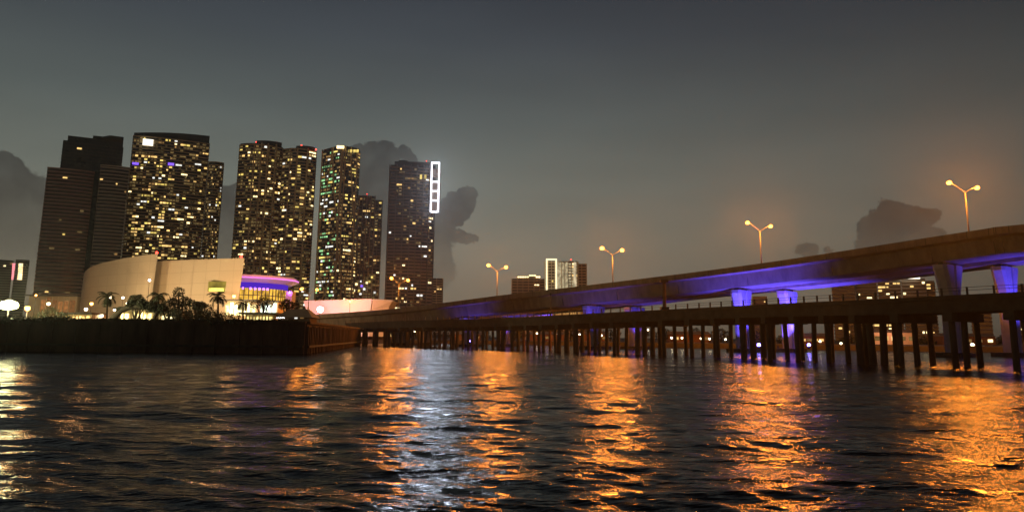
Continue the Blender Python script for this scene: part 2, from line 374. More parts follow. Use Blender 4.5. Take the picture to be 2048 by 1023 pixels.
def bridge_deck(path, label, piers):
    i0 = path[len(path) // 2]
    root = empty('highway_bridge', (i0.x, i0.y, 0), label, 'bridge', 'twin decks of the highway bridge')
    sweep(MB(), path, [(0, 0), (.32, 0), (.45, -1.0), (0, -1.0)]).build('parapet', MT['concrete'], root)
    sweep(MB(), path, [(W_D - .45, -1.0), (W_D - .32, 0), (W_D, 0), (W_D, -1.0)]).build('parapet', MT['concrete'], root)
    sweep(MB(), path, [(.04, -1.003), (W_D - .04, -1.003), (W_D - .04, -1.45), (W_D - 1.9, -1.75), (1.9, -1.75), (.04, -1.45)]).build('deck', MT['concrete'], root)
    sweep(MB(), path, [(1.9, -1.753), (W_D - 1.9, -1.753), (W_D - 2.7, -4.9), (2.7, -4.9)]).build('box_girder', MT['concrete'], root)
    cl = centre(path, W_D / 2)
    if path is pathA:
        for j in range(12, len(path) - 4, 2):
            p = path[j]; nn = normal_at(path, j); ang = math.atan2(nn.y, nn.x)
            MB().box((p.x - nn.x * .01, p.y - nn.y * .01, p.z - .7), (.08, .09, 1.45), ang).build('joint', MT['darkmetal'], root)
            if j % 4 == 0:
                c = p + nn * 2.02; MB().tube([(c.x, c.y, p.z - 1.7), (c.x + nn.x * .55, c.y + nn.y * .55, p.z - 4.8)], .09, 6).build('drain_pipe', MT['darkmetal'], root)
    for px in piers:
        q, d = station(cl, px); nn = Vector((-d.y, d.x, 0)); ang = math.atan2(nn.y, nn.x)
        top = q.z - 4.9 - .5
        pr = MB()
        def ring(w, t, z):
            out = []
            for sx, sy in ((-1, -.55), (-.86, -1), (-.14, -1), (-.10, -.72), (.10, -.72), (.14, -1), (.86, -1), (1, -.55), (1, .55), (.86, 1), (.14, 1), (.10, .72), (-.10, .72), (-.14, 1), (-.86, 1), (-1, .55)):
                x, y = sx * w / 2, sy * t / 2
                out.append((q.x + x * math.cos(ang) - y * math.sin(ang), q.y + x * math.sin(ang) + y * math.cos(ang), z))
            return out
        rings = [ring(4.1, 2.6, .8)] + [ring(4.1, 2.6, top - 7.6)] + [ring(4.1 + 4.4 * t ** 1.5, 2.6 + .3 * t, top - 7.6 + 6.8 * t) for t in (.2, .4, .6, .8, 1)] + [ring(8.6, 2.9, top)]
        vs = [v for r_ in rings for v in r_]; n = 16
        fs = [(i * n + j, i * n + (j + 1) % n, (i + 1) * n + (j + 1) % n, (i + 1) * n + j) for i in range(len(rings) - 1) for j in range(n)]
        fs += [tuple(reversed(range(n))), tuple((len(rings) - 1) * n + j for j in range(n))]
        pr.add(vs, fs); po = pr.build('pier', MT['pier'], root)
        for s_ in (-2.6, 2.6): MB().box((q.x + nn.x * s_, q.y + nn.y * s_, top + .25), (1.1, 1.1, .5), ang).build('bearing', MT['darkmetal'], root)
        MB().box((q.x, q.y, -.3), (9.5, 5.5, 2.4), ang).build('pier_footing', MT['trestle'], root)
    return root
PA = [2560, 1890, 1480, 1187, 940, 800]; PB = [2003, 1572, 1268, 1012, 850]
brA = bridge_deck(pathA, 'near deck of the long concrete highway bridge rising to the right over the trestle', PA)
brB = bridge_deck(pathB, 'far deck of the concrete highway bridge, behind the near deck and lit violet below', PB)
# violet floodlights at the pier feet
clA = centre(pathA, W_D / 2); clB = centre(pathB, W_D / 2)
FL = [(clA, 1480, 6, 42000, 1, 'floodlight with violet glow at the foot of the near pier, centre right'), (clB, 1572, 6, 60000, 1, 'brightest violet floodlight, beside the foot of the glowing far pier'),
      (clA, 1187, 6, 5000, 0, 'violet floodlight behind the trestle at the second lit pair of piers'), (clB, 1268, 5, 5000, 0, 'violet floodlight at the slim lit far pier near the middle'),
      (clA, 940, 5, 3000, 0, 'faint violet floodlight at the leftmost lit pier pair'), (clB, 1012, 5, 3500, 0, 'violet floodlight on the pier right of the leftmost lit pier'),
      (clB, 2003, 10, 26000, 0, 'violet floodlight at the far pier at the right edge'), (clA, 2560, -8, 45000, 0, None)]
for path, px, off, pw, vis, lab in FL:
    q, d = station(path, px)
    if d.x < 0: d = -d
    nn_ = Vector((-d.y, d.x, 0)); nn_ = nn_ if nn_.y > 0 else -nn_
    p = q + d * off - nn_ * (6 if path is clA else 3); p.z = 1.2
    if lab:
        f = empty('floodlight', (p.x, p.y, .9), lab, 'floodlight', 'violet floodlights under the bridge')
        MB().box((p.x, p.y, 1.3), (.5, .5, .8)).build('housing', MT['darkmetal'], f)
        MB().ball((p.x, p.y, 1.9), .42 if vis else .22, 10, 6).build('lens', E['blue'], f)
    else: f = None
    up_t = q + d * (off * .6); up_t.z = 30
    light('SPOT', 'violet_light', (p.x, p.y, 2.6), (.085, .06, 1.0), pw * 1.9, f, aim=up_t, spot_size=R(118), spot_blend=.6, shadow_soft_size=.6)

for path, px, sgn in ((clB, 1572, -1), (clA, 1480, 1)):
    q, d = station(path, px)
    nn_ = Vector((-d.y, d.x, 0)); nn_ = nn_ if nn_.y > 0 else -nn_
    if d.x < 0: d = -d
    p = q - nn_ * 5.5 + d * sgn * 1.2
    f = empty('floodlight', (p.x, p.y, .9), 'narrow violet floodlight close against the glowing far pier' if sgn < 0 else 'narrow violet floodlight close against the near pier left of the glowing one', 'floodlight', 'violet floodlights under the bridge')
    MB().box((p.x, p.y, 1.3), (.4, .4, .6)).build('housing', MT['darkmetal'], f)
    light('SPOT', 'violet_light', (p.x, p.y, 1.9), (.13, .09, 1.0), 9000 if sgn < 0 else 4000, f, aim=(q.x - nn_.x * 1.5, q.y - nn_.y * 1.5, 9), spot_size=R(70), spot_blend=.6, shadow_soft_size=.2)

# ------------------------------------------------------------------ low trestle in front
tr = [(2048, 583, 87), (1749, 598, 102), (1600, 604.5, 117), (1400, 615, 141), (1225, 624, 160), (994, 636, 200), (800, 641, 236), (690, 645.5, 262)]
tc_ = [at(*a) for a in tr]; e = tc_[0] - tc_[1]; e.normalize(); e.z = 0
tc_ = [tc_[0] + e * 60 + Vector((-3, -3, 0)), tc_[0] + e * 28] + tc_; tc_.reverse()
tp = catmull(tc_, 8)
# resample evenly
def resample(path, step):
    out = [path[0].copy()]; rem = step
    for i in range(len(path) - 1):
        a, b2 = path[i], path[i + 1]; l = (b2 - a).length; pos = 0
        while l - pos >= rem: pos += rem; out.append(a.lerp(b2, pos / l)); rem = step
        rem -= l - pos
    return out
root = empty('railway_trestle', (tp[len(tp) // 2].x, tp[len(tp) // 2].y, 0), 'low dark concrete trestle bridge on rows of piles, in front of the highway bridge', 'trestle bridge')
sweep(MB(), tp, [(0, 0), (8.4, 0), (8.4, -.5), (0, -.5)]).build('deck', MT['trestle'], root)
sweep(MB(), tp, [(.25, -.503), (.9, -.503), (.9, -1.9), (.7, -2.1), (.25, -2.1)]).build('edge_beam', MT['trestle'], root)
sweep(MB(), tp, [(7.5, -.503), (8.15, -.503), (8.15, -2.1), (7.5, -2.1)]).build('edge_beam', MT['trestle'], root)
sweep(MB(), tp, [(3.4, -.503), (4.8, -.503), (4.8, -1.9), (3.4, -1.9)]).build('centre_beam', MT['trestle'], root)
for h in (.55, .92): sweep(MB(), tp, [(.22, h), (.28, h), (.28, h - .05), (.22, h - .05)]).build('rail', MT['darkmetal'], root)
rp = resample(tp, 3.0); pm = None
for i, p in enumerate(rp):
    nn = normal_at(rp, i)
    if pm is None:
        pm = MB().box((0, 0, .48), (.2, .2, .96)).build('railing_post', MT['darkmetal'])
        o = pm; o.parent = root
    else:
        if i > 98: break
        o = pm.copy(); C.objects.link(o)
    q = p + nn * .25 - Vector(root.location); o.location = (q.x, q.y, q.z - (0 if i else 0)); o.rotation_euler.z = math.atan2(nn.y, nn.x)
# square off: post mesh origin sits on the deck
pts = resample(tp, 6.82)
cnt = 0
for i, p in enumerate(pts):
    nn = normal_at(pts, i); ang = math.atan2(nn.y, nn.x)
    c = p + nn * 4.2
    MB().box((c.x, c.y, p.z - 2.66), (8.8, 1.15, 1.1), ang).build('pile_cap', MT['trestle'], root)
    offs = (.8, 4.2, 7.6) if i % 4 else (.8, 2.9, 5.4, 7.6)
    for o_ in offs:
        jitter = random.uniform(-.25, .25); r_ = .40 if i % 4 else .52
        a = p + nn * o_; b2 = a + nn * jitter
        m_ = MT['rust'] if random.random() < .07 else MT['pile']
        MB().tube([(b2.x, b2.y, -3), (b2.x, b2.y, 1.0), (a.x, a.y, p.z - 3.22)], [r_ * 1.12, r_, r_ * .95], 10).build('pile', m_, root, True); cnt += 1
# ------------------------------------------------------------------ posts standing on the trestle
for px, y0, y1, Yd, w, m_, lab in ((1329, 617, 560, 143, .75, 'rust', 'stout rusty mast rising from the trestle railing in front of the highway bridge'),
                             (1101, 630, 586, 181, .22, 'steel', 'slim grey pole on the trestle between the second and third street lamps'),
                             (810, 641, 600, 232, .2, 'steel', 'slim pole at the left end of the trestle')):
    a = at(px, y0, Yd); t = at(px + (1090 - px) * .005, y1, Yd)
    f = empty('mast', a, lab, 'mast')
    MB().tube([a - Vector((0, 0, .3)), t], [w / 2, w / 2.4], 8).build('pole', MT[m_], f)
    MB().box((a.x, a.y, a.z + .1), (w * 2, w * 2, .5)).build('base_plate', MT['darkmetal'], f)
    MB().box((t.x, t.y, t.z - .2), (w * 1.9, w * 1.9, .5)).build('pole_cap', MT[m_], f)

# ------------------------------------------------------------------ twin-arm sodium street lamps on the highway
lamps = [((1937, 463), (1930, 385), (1898, 365), (1954, 375), 158, 1.7, 'rightmost and tallest twin-arm sodium street lamp on the highway bridge'),
 ((1523, 520), (1519.6, 462), (1495, 445), (1541, 452), 195, 1.4, 'twin-arm sodium street lamp on the bridge above the glowing violet piers'),
 ((1226, 565), (1225, 510), (1204, 496), (1244, 500), 217, 1.15, 'twin-arm sodium street lamp right of the outlined white high-rise'),
 ((994, 591), (994.5, 543), (977, 530), (1012, 534), 246, .85, 'twin-arm sodium street lamp against open sky left of the dark block'),
 ((796, 613), (798, 568), (783, 556), (816, 560), 270, .6, 'twin-arm sodium street lamp in front of the tower with the white light frame'),
 ((618, 612), (618, 588), (603, 577.5), (634, 579), 290, .1, 'leftmost twin-arm sodium street lamp, beside the pink lit wall')]
for base, top, h1, h2, Yd, s, lab in lamps:
    b0 = at(*base, Yd); t0 = at(*top, Yd); b0.x = t0.x; b0.y = t0.y; b0.z -= 2.2
    f = empty('street_lamp', b0, lab, 'street lamp', 'sodium street lamps along the highway bridge')
    MB().tube([b0, t0], [.17, .10], 10).build('pole', MT['steel'], f, True)
    for hh, dy in ((h1, -1.4), (h2, 1.4)):
        p = at(*hh, Yd + dy); mid = t0.lerp(p, .5) + Vector((0, 0, .25))
        MB().tube([t0, mid, p + Vector((0, 0, .22))], [.07, .06, .055], 6).build('arm', MT['steel'], f, True)
        hd = MB().box((p.x, p.y, p.z + .2), (1.0, .5, .22)).build('lamp_head', MT['darkmetal'], f)
        MB().ball(p - Vector((0, 0, .02)), .52 if Yd < 200 else .6, 12, 8, .85).build('bulb', E['sodium'], f, True)
        light('POINT', 'sodium_light', p - Vector((0, 0, .3)), (1, .29, .03), 42000 * s, f, shadow_soft_size=1.6)

# ------------------------------------------------------------------ towers
unit_w = {}
def lit_window(parent, c, w, h, nrm, key, idx):
    """one lit pane standing a hand's breadth proud of the facade"""
    if key not in unit_w:
        me = bpy.data.meshes.new('lit_window'); hw = .5
        me.from_pydata([(-hw, -.06, -hw), (hw, -.06, -hw), (hw, -.06, hw), (-hw, -.06, hw), (-hw, .06, -hw), (hw, .06, -hw), (hw, .06, hw), (-hw, .06, hw)], [],
                       [(0, 1, 2, 3), (5, 4, 7, 6), (1, 5, 6, 2), (4, 0, 3, 7), (3, 2, 6, 7), (4, 5, 1, 0)])
        me.materials.append(W[key]); unit_w[key] = me
    o = bpy.data.objects.new('lit_window', unit_w[key]); C.objects.link(o); o.parent = parent
    o.location = Vector(c) - Vector(parent.location); o.scale = (w, 1, h); o.rotation_euler.z = math.atan2(nrm.x, -nrm.y)
    return o
def rotfp(pts, xc, Yf):
    """turn a plan about the middle of its front until it faces the bay"""
    l = math.hypot(xc, Yf); vx, vy = xc / l, Yf / l
    out = []
    for x, y in pts:
        k = l / (x * vx + Yf * vy); out.append((x * k + (y - Yf) * vx, Yf * k + (y - Yf) * vy))
    return out
def on_front(px, py, xc, Yf, off=0):
    """where the ray of a pixel meets a turned facade, off metres before it"""
    d = ray(px, py); l = math.hypot(xc, Yf); k = (l - off) / (d.x * xc / l + d.y * Yf / l)
    return Vector((d.x * k, d.y * k, d.z * k + CAM_Z))
def arc_front(xl, xr, Yf, Yb, bulge, n=9, skew=0):
    """footprint, CCW: curved front from left to right, then the back"""
    pts = []
    for i in range(n + 1):
        t = i / n; pts.append((xl + (xr - xl) * t, Yf + skew * (t - .5) - bulge * (1 - (2 * t - 1) ** 2)))
    return rotfp(pts + [(xr, Yb), (xl, Yb)], (xl + xr) / 2, Yf)
def tower(name, label, cat, parts, group=None):
    """parts: volumes with outline, z0, z1, floor height, slab/glass colours, lit density"""
    c = np.mean(np.array(parts[0]['fp']), 0)
    root = empty(name, (float(c[0]), float(c[1]), LZ), label, cat, group)
    wins = []
    for P in parts:
        fp = P['fp']; z0, z1 = P.get('z0', LZ), P['z1']; zt = z1 if not hasattr(z1, '__len__') else max(z1)
        MB().prism(fp, z0, z1).build(P.get('part', 'tower_body'), P['glass'], root)
        fh = P.get('fh', 3.6); nf = int((zt - z0 - 1) / fh); cx, cy = np.mean(np.array(fp), 0)
        sl = MB(); ov = P.get('ov', .7)
        A = sum(fp[i][0] * fp[(i + 1) % len(fp)][1] - fp[(i + 1) % len(fp)][0] * fp[i][1] for i in range(len(fp)))
        def grow(d):
            out = []; n = len(fp)
            for i in range(n):
                a, b_, c_ = Vector(fp[i - 1]), Vector(fp[i]), Vector(fp[(i + 1) % n])
                n1 = (b_ - a).normalized(); n2 = (c_ - b_).normalized(); m1 = Vector((n1.y, -n1.x)); m2 = Vector((n2.y, -n2.x)); mm = (m1 + m2).normalized()
                k = d / max(.4, mm.dot(m1)); out.append((b_.x + mm.x * k, b_.y + mm.y * k))
            return out
        if not P.get('noslab'):
            gp = grow(ov)
            for k in range(1, nf + 1): sl.prism(gp, z0 + k * fh - .3, z0 + k * fh + .85 * P.get('th', 1))
            sl.build('floor_slabs', P['slab'], root)
        if P.get('fin'):
            fb = MB(); nb = P['fin']; gp = grow(ov + .25)
            for i in range(len(fp)):
                a, b_ = Vector(gp[i]), Vector(gp[(i + 1) % len(gp)]); l = (b_ - a).length
                if (b_ - a).y ** 2 > (b_ - a).x ** 2 and a.x > 0 and False: continue
                m_ = max(1, round(l / nb)); ang = math.atan2((b_ - a).y, (b_ - a).x)
                for j in range(m_ + 1):
                    q = a.lerp(b_, j / m_); fb.box((q.x, q.y, (z0 + zt) / 2), (P.get('fw', .8), .9, zt - z0), ang)
            fb.build('facade_fins', P.get('finmat', P['slab']), root)
        if P.get('crown'):
            cr = MB(); cr.prism(grow(.9), zt, zt + P['crown']); cr.build('roof_parapet', P['slab'], root)
        dens = P.get('lit', .1); pal = P.get('pal', ('warm', 'warm', 'dim', 'yellow', 'bright', 'dim'))
        for i in range(len(fp)):
            a, b_ = Vector(fp[i]), Vector(fp[(i + 1) % len(fp)]); d = b_ - a; l = d.length
            if l < 1: continue
            d.normalize(); nn = Vector((d.y, -d.x)); m0 = (a + b_) / 2
            if nn.dot(-m0) <= 0: continue       # the side turned from the bay
            bw = P.get('bay', 4.5); nb = max(1, round(l / bw)); bw = l / nb
            for k in range(P.get('f0', 1), nf):
                rowf = random.choice((.5, 1, 1, 1.6))
                run_key = None
                for j in range(nb):
                    dd = dens * rowf * .8
                    if 'litf' in P: dd *= P['litf']((i, j, k / nf))
                    key = None
                    if run_key and random.random() < .36: key = run_key
                    elif random.random() < dd: key = random.choice(P['palf'](i, k / nf) if 'palf' in P else pal)
                    run_key = key
                    if key is None and random.random() < P.get('faint', 0): key = 'faint'
                    if key is None: continue
                    q = a + d * ((j + .5) * bw); w = bw * random.choice((.5, .7, .9, .96, .96)); h = fh * random.choice((.42, .5, .58))
                    wins.append((Vector((q.x + nn.x * .1, q.y + nn.y * .1, z0 + (k + .6) * fh)), w, h, Vector((nn.x, nn.y, 0)), key))
    wins.sort(key=lambda t: -t[1] * t[2] * (1.5 if t[4] in ('bright', 'white') else .1 if t[4] == 'faint' else 1))
    for idx, wv in enumerate(wins[:99]): lit_window(root, *wv, idx)
    rest = {}
    for c_, w, h, nn, key in wins[99:]: rest.setdefault(key, []).append((c_, w, h, nn))
    if rest:
        mb = MB(); me_i = []; keys = list(rest)
        for ki, key in enumerate(keys):
            for c_, w, h, nn in rest[key]:
                mb.box(c_, (w, .12, h), math.atan2(nn.x, -nn.y)); me_i += [ki] * 6
        o = mb.build('small_lit_windows', W[keys[0]], root)
        for key in keys[1:]: o.data.materials.append(W[key])
        o.data.polygons.foreach_set('material_index', me_i); o['kind'] = 'stuff'
    return root
def ex(px, y, Yd): return at(px, y, Yd).x
def hz(px, y, Yd): return at(px, y, Yd).z
G = dict(brown=glassmat('glass_brown', (.045, .034, .027)), dark=glassmat('glass_dark', (.022, .02, .018)), grey=glassmat('glass_grey', (.05, .048, .045)),
         green=glassmat('glass_green', (.02, .035, .028)), tan=glassmat('glass_tan', (.09, .075, .055)))
S = dict(brown=mat('slab_brown', (.30, .21, .16), .8), grey=mat('slab_grey', (.42, .36, .28), .8), tan=mat('slab_tan', (.72, .57, .34), .8), dark=mat('slab_dark', (.20, .16, .13), .8), pale=mat('slab_pale', (.66, .57, .44), .8))
def Bc(root, p, r=.9, beacon='beacon'):
    MB().tube([p - Vector((0, 0, 2)), p], [.2, .15], 6).build('beacon_mast', MT['darkmetal'], root)
    MB().ball(p, r, 8, 5).build('beacon', E['beacon'], root)

S['rose'] = mat('slab_rose_brown', (.62, .42, .34), .8); G['rose'] = glassmat('glass_rose', (.085, .052, .042))
# T1: brown stepped triple tower
Y1 = 760
t1 = tower('residential_tower', 'dark brown stepped tower with hardly any lit windows, leftmost of the big towers', 'tower', [
 dict(fp=arc_front(ex(83, 450, Y1), ex(176, 450, Y1), Y1, Y1 + 40, 2.5), z1=hz(145, 341, Y1), glass=G['rose'], slab=S['rose'], fh=3.7, lit=.006, faint=.03, ov=.8, bay=4, crown=1.2),
 dict(part='core_body', fp=arc_front(ex(107, 450, 785), ex(231, 450, 785), 785, 830, 1), z1=hz(180, 287, 785), glass=G['dark'], slab=G['brown'], fh=3.7, lit=.003, ov=.3),
 dict(part='crown_tier', fp=arc_front(ex(134, 280, 787), ex(246, 280, 787), 788, 826, 1), z0=hz(180, 287, 785) + .1, z1=hz(180, 277, 787), glass=G['dark'], slab=S['dark'], noslab=1, lit=0),
 dict(part='crown_tier', fp=arc_front(ex(182, 280, 787), ex(244, 280, 787), 790, 822, 1), z0=hz(180, 277, 787) + .1, z1=[hz(200, 273, 787)] * 5 + [hz(200, 269, 787)] * 5 + [hz(200, 269, 787)] * 2, glass=G['dark'], slab=S['dark'], noslab=1, lit=0),
 dict(part='wing_body', fp=arc_front(ex(190, 450, 768), ex(247, 450, 768), 768, 800, 2), z1=hz(225, 334, 768), glass=G['grey'], slab=S['pale'], fh=3.7, lit=.012, pal=('white', 'dim', 'warm'), ov=.8, crown=1)])
# T2: curved broad tower full of lights
Y2 = 850
xl, xr = ex(250, 450, Y2), ex(405, 450, Y2); fp2 = arc_front(xl, xr, Y2, Y2 + 40, 4, 12); zl, zr = hz(272, 273, Y2), hz(420, 264, Y2)
zz = [zl + (zr - zl) * i / 12 + .8 * math.sin(math.pi * i / 12) for i in range(13)] + [zr, zl]
def l2(a): i, j, t = a; return (2.3 if abs(i - 4) < 3 and t > .35 else 1.0) * (1.0 if t < .9 else .3)
t2 = tower('residential_tower', 'broad curved tower with scattered gold windows and a bright white square at its top corner', 'tower', [
 dict(fp=fp2, z1=min(zl, zr), glass=G['dark'], slab=S['tan'], fh=3.55, lit=.17, faint=.4, litf=l2, bay=3.4, ov=1.0, pal=('warm', 'bright', 'yellow', 'dim', 'dim', 'bright', 'warm', 'yellow', 'yellow', 'warm', 'white')),
 dict(part='roof_screen', fp=fp2, z0=min(zl, zr) + .05, z1=zz, glass=G['grey'], slab=S['tan'], noslab=1, lit=0),
 dict(part='wing_body', fp=arc_front(ex(407, 450, 858), ex(436, 450, 858), 860, 890, 3), z1=hz(440, 326, 860), glass=G['dark'], slab=S['tan'], fh=3.55, lit=.15, faint=.3, bay=3.4, ov=1.0, crown=1, pal=('warm', 'yellow', 'white', 'dim'))])
xm2 = (xl + xr) / 2; rz2 = -math.atan2(xm2, Y2)
a = on_front(296, 284.5, xm2, Y2, 5); MB().box(a, (11, .3, 7.6), rz2).build('lit_panel', em('lit_panel_glow', (1, .93, .78), 1.6), t2)
for px, py, yy in ((342, 328, 6), (271, 327, 2.5), (435, 381, 4)):
    a = on_front(px, py, xm2, Y2, yy); MB().box(a, (6.5, .3, 2.6), rz2).build('violet_window', W['violet'], t2)
# T3: twin-humped balcony tower
Y3 = 800
pal3 = ('warm', 'bright', 'yellow', 'dim', 'yellow', 'dim', 'warm', 'yellow', 'bright', 'white', 'warm')
xa, xb, xc_ = ex(469, 450, Y3), ex(556, 450, Y3), ex(623, 450, Y3)
t3 = tower('residential_tower', 'wide twin-lobed balcony tower with many amber windows, right of the pale curved arena', 'tower', [
 dict(fp=arc_front(xa, xb, Y3, Y3 + 38, 10, 8), z1=hz(545, 291, Y3), glass=G['dark'], slab=S['tan'], fh=3.5, lit=.17, faint=.4, bay=3.6, ov=1.1, pal=pal3),
 dict(part='roof_pavilion', fp=arc_front(ex(515, 290, Y3), ex(566, 290, Y3), Y3 - 4, Y3 + 30, 4, 8), z0=hz(545, 291, Y3) + .1, z1=hz(545, 285, Y3), glass=G['grey'], slab=S['tan'], noslab=1, lit=0),
 dict(part='roof_pavilion', fp=arc_front(ex(486, 290, Y3), ex(512, 290, Y3), Y3 + 1, Y3 + 30, 2, 8), z0=hz(545, 291, Y3) + .1, z1=hz(545, 288.5, Y3), glass=G['grey'], slab=S['tan'], noslab=1, lit=0),
 dict(part='lobe_body', fp=arc_front(xb + .3, xc_, Y3 + 2, Y3 + 38, 9, 7), z1=hz(600, 299, Y3), glass=G['dark'], slab=S['tan'], fh=3.5, lit=.2, faint=.4, bay=3.6, ov=1.1, pal=pal3),
 dict(part='roof_pavilion', fp=arc_front(ex(592, 297, Y3), ex(630, 297, Y3), Y3, Y3 + 30, 4, 8), z0=hz(600, 299, Y3) + .1, z1=hz(600, 293, Y3), glass=G['tan'], slab=S['tan'], noslab=1, lit=0)])
fb = MB()
for t in (.12, .3, .42, .58, .72, .88):
    x = xa + (xb - xa) * t; y = Y3 - 10 * (1 - (2 * t - 1) ** 2); fb.box((x, y - 1, (LZ + hz(545, 291, Y3)) / 2), (1.3, 1.8, hz(545, 291, Y3) - LZ))
for t in (.08, .3, .52, .8):
    x = xb + (xc_ - xb) * t; y = Y3 + 2 - 9 * (1 - (2 * t - 1) ** 2); fb.box((x, y - 1, (LZ + hz(600, 299, Y3)) / 2), (1.3, 1.8, hz(600, 299, Y3) - LZ))
fb.build('vertical_ribs', S['tan'], t3)
for px, py in ((513, 284), (603, 291), (632, 299)): Bc(t3, at(px, py, Y3 - 2))
# T4: slender glass tower with crossing exoskeleton
Y4 = 790; xL, xR, xK = ex(637, 450, Y4), ex(714, 450, Y4), ex(670, 450, Y4 - 14); zt4 = hz(690, 297, Y4)
fp4 = rotfp([(xL, Y4 + 12), (xK, Y4 - 14), (xR - 3, Y4 - 4), (xR, Y4 + 2), (xR, Y4 + 34), (xL, Y4 + 34)], (xL + xR) / 2, Y4)
t4 = tower('exoskeleton_tower', 'slender glass tower with crossing white ribs and greenish lit panes', 'tower', [
 dict(fp=fp4, z1=zt4 - 1, glass=G['green'], slab=S['dark'], fh=3.7, bay=3.3, ov=.3, lit=.36, faint=.5, palf=lambda i, t: ('green', 'green', 'dim', 'yellow', 'white') if (i == 0) else ('dim', 'dim', 'warm', 'yellow') if t > .5 else ('dim', 'dim', 'warm', 'warm', 'bright'),
      litf=lambda a: 1.3 if a[0] == 0 and .2 < a[2] < .85 else .75),
 dict(part='lit_crown', fp=[(x + (1 if x < xK else -1), y + .8) for x, y in fp4], z0=zt4 - .9, z1=hz(682, 291, Y4 - 10), glass=G['tan'], slab=S['dark'], noslab=1, lit=0)])
cr = MB()
def seg(p, q, zA, zB, bow, r=.8, n=14):
    pts = []
    for i in range(n + 1):
        t = i / n; x = p[0] + (q[0] - p[0]) * (3 * t * t - 2 * t ** 3); y = p[1] + (q[1] - p[1]) * (3 * t * t - 2 * t ** 3); pts.append((x, y - .9, zA + (zB - zA) * t))
    cr.tube(pts, r, 6)
K0, L0, R0 = fp4[1], fp4[0], fp4[2]
def mixp(p, q, t): return (p[0] + (q[0] - p[0]) * t, p[1] + (q[1] - p[1]) * t)
zb = LZ; H4 = zt4 - LZ
for (p, q, a0, a1) in ((L0, K0, 0, .42), (K0, L0, 0, .42), (L0, mixp(L0, K0, .5), .42, 1), (K0, mixp(L0, K0, .55), .42, 1), (K0, R0, 0, .5), (R0, K0, 0, .5), (R0, mixp(K0, R0, .6), .5, 1), (K0, mixp(K0, R0, .1), .5, 1), (mixp(K0, R0, .5), mixp(K0, R0, .2), 0, .5), (mixp(K0, R0, .2), mixp(K0, R0, .25), .5, 1)):
    seg(p, q, zb + H4 * a0, zb + H4 * a1, 0)
for p in (L0, K0, R0): cr.tube([(p[0], p[1] - .7, zb), (p[0], p[1] - .7, zt4)], .9, 6)
cr.build('exoskeleton', S['tan'], t4)
a = at(681, 294, Y4 - 15); MB().box((a.x, a.y, a.z), (8, .5, 3.2)).build('crown_light', W['bright'], t4)
for i, px in enumerate((695, 702, 709, 715)):
    a = at(px, 302, Y4 - 8); MB().box((a.x, a.y, a.z), (2.6, .5, 3)).build('crown_light', W['yellow'], t4)
# T5: pale finned tower
t5 = tower('residential_tower', 'pale tower with vertical fins, between the exoskeleton tower and the brown framed tower', 'tower', [
 dict(fp=arc_front(ex(700, 450, 860), ex(747, 450, 860), 860, 890, 0, 2), z1=hz(735, 391, 860), glass=G['grey'], slab=S['grey'], fh=3.6, bay=3.6, lit=.07, faint=.4, fin=5.2, finmat=S['pale'], fw=1.2, ov=.5, pal=('warm', 'dim', 'yellow', 'white')),
 dict(part='wing_body', fp=arc_front(ex(747.4, 450, 860), ex(760, 450, 860), 866, 890, 0, 2), z1=hz(755, 398, 860), glass=G['grey'], slab=S['grey'], fh=3.6, lit=.1, faint=.3, fin=5, finmat=S['grey'], ov=.5)])
Bc(t5, at(734, 388, 858), .5); a = at(758, 411, 862)
for i in range(9):
    a = at(708 + i * 5.2, random.uniform(548, 590), 859); MB().box((a.x, a.y - 1.2, a.z), (2.4, .3, 2.4)).build('podium_light', W[random.choice(('bright', 'white', 'violet', 'yellow'))], t5)
# T6: brown tower with a bright LED frame
Y6 = 780; x6l, x6r = ex(777.5, 450, Y6), ex(866.5, 450, Y6)
t6 = tower('residential_tower', 'dark brown tower carrying a bright white ladder-shaped light frame at its upper right corner', 'tower', [
 dict(fp=rotfp([(x6l, Y6), (x6l + 22, Y6 - 3), (x6r - 6, Y6 + 2), (x6r, Y6 + 8), (x6r, Y6 + 36), (x6l, Y6 + 36)], (x6l + x6r) / 2, Y6), z1=hz(830, 331, Y6), glass=G['brown'], slab=S['brown'], fh=3.45, bay=3.3, lit=.045, faint=.1, ov=.9, th=1.2, fin=7.5, finmat=S['dark'], fw=.7,
      litf=lambda a: 3.2 if a[2] < .22 else (1.6 if a[2] < .75 else .8), pal=('warm', 'dim', 'bright', 'white', 'dim')),
 dict(part='roof_tier', fp=arc_front(ex(790, 327, Y6), ex(872, 327, Y6), Y6 - 2, Y6 + 30, 2, 4), z0=hz(830, 331, Y6) + .1, z1=hz(830, 325, Y6), glass=G['brown'], slab=S['brown'], noslab=1, lit=0),
 dict(part='roof_tier', fp=arc_front(ex(797, 320, Y6), ex(815, 320, Y6), Y6 + 2, Y6 + 20, 2, 4), z0=hz(830, 325, Y6) + .1, z1=hz(805, 320, Y6), glass=G['dark'], slab=S['brown'], noslab=1, lit=0)])
YF = Y6 - 4.5
ca, cb = at(863.8, 325.5, YF), at(878.6, 326.5, YF); zbot = hz(866, 423, YF); zt = ca.z; lw = 1.35
lf = MB()
for x in (ca.x, cb.x): lf.box((x, YF, (zt + zbot) / 2), (lw, 1.6, zt - zbot + lw))
xm = (ca.x + cb.x) / 2; wd = cb.x - ca.x - lw - .02
for py in (325.5, 363, 382, 401, 423.5):
    z_ = zt if py < 326 else hz(866, py, YF); lf.box((xm, YF, z_), (wd, 1.6, lw))
lf.build('light_frame', E['led'], t6)
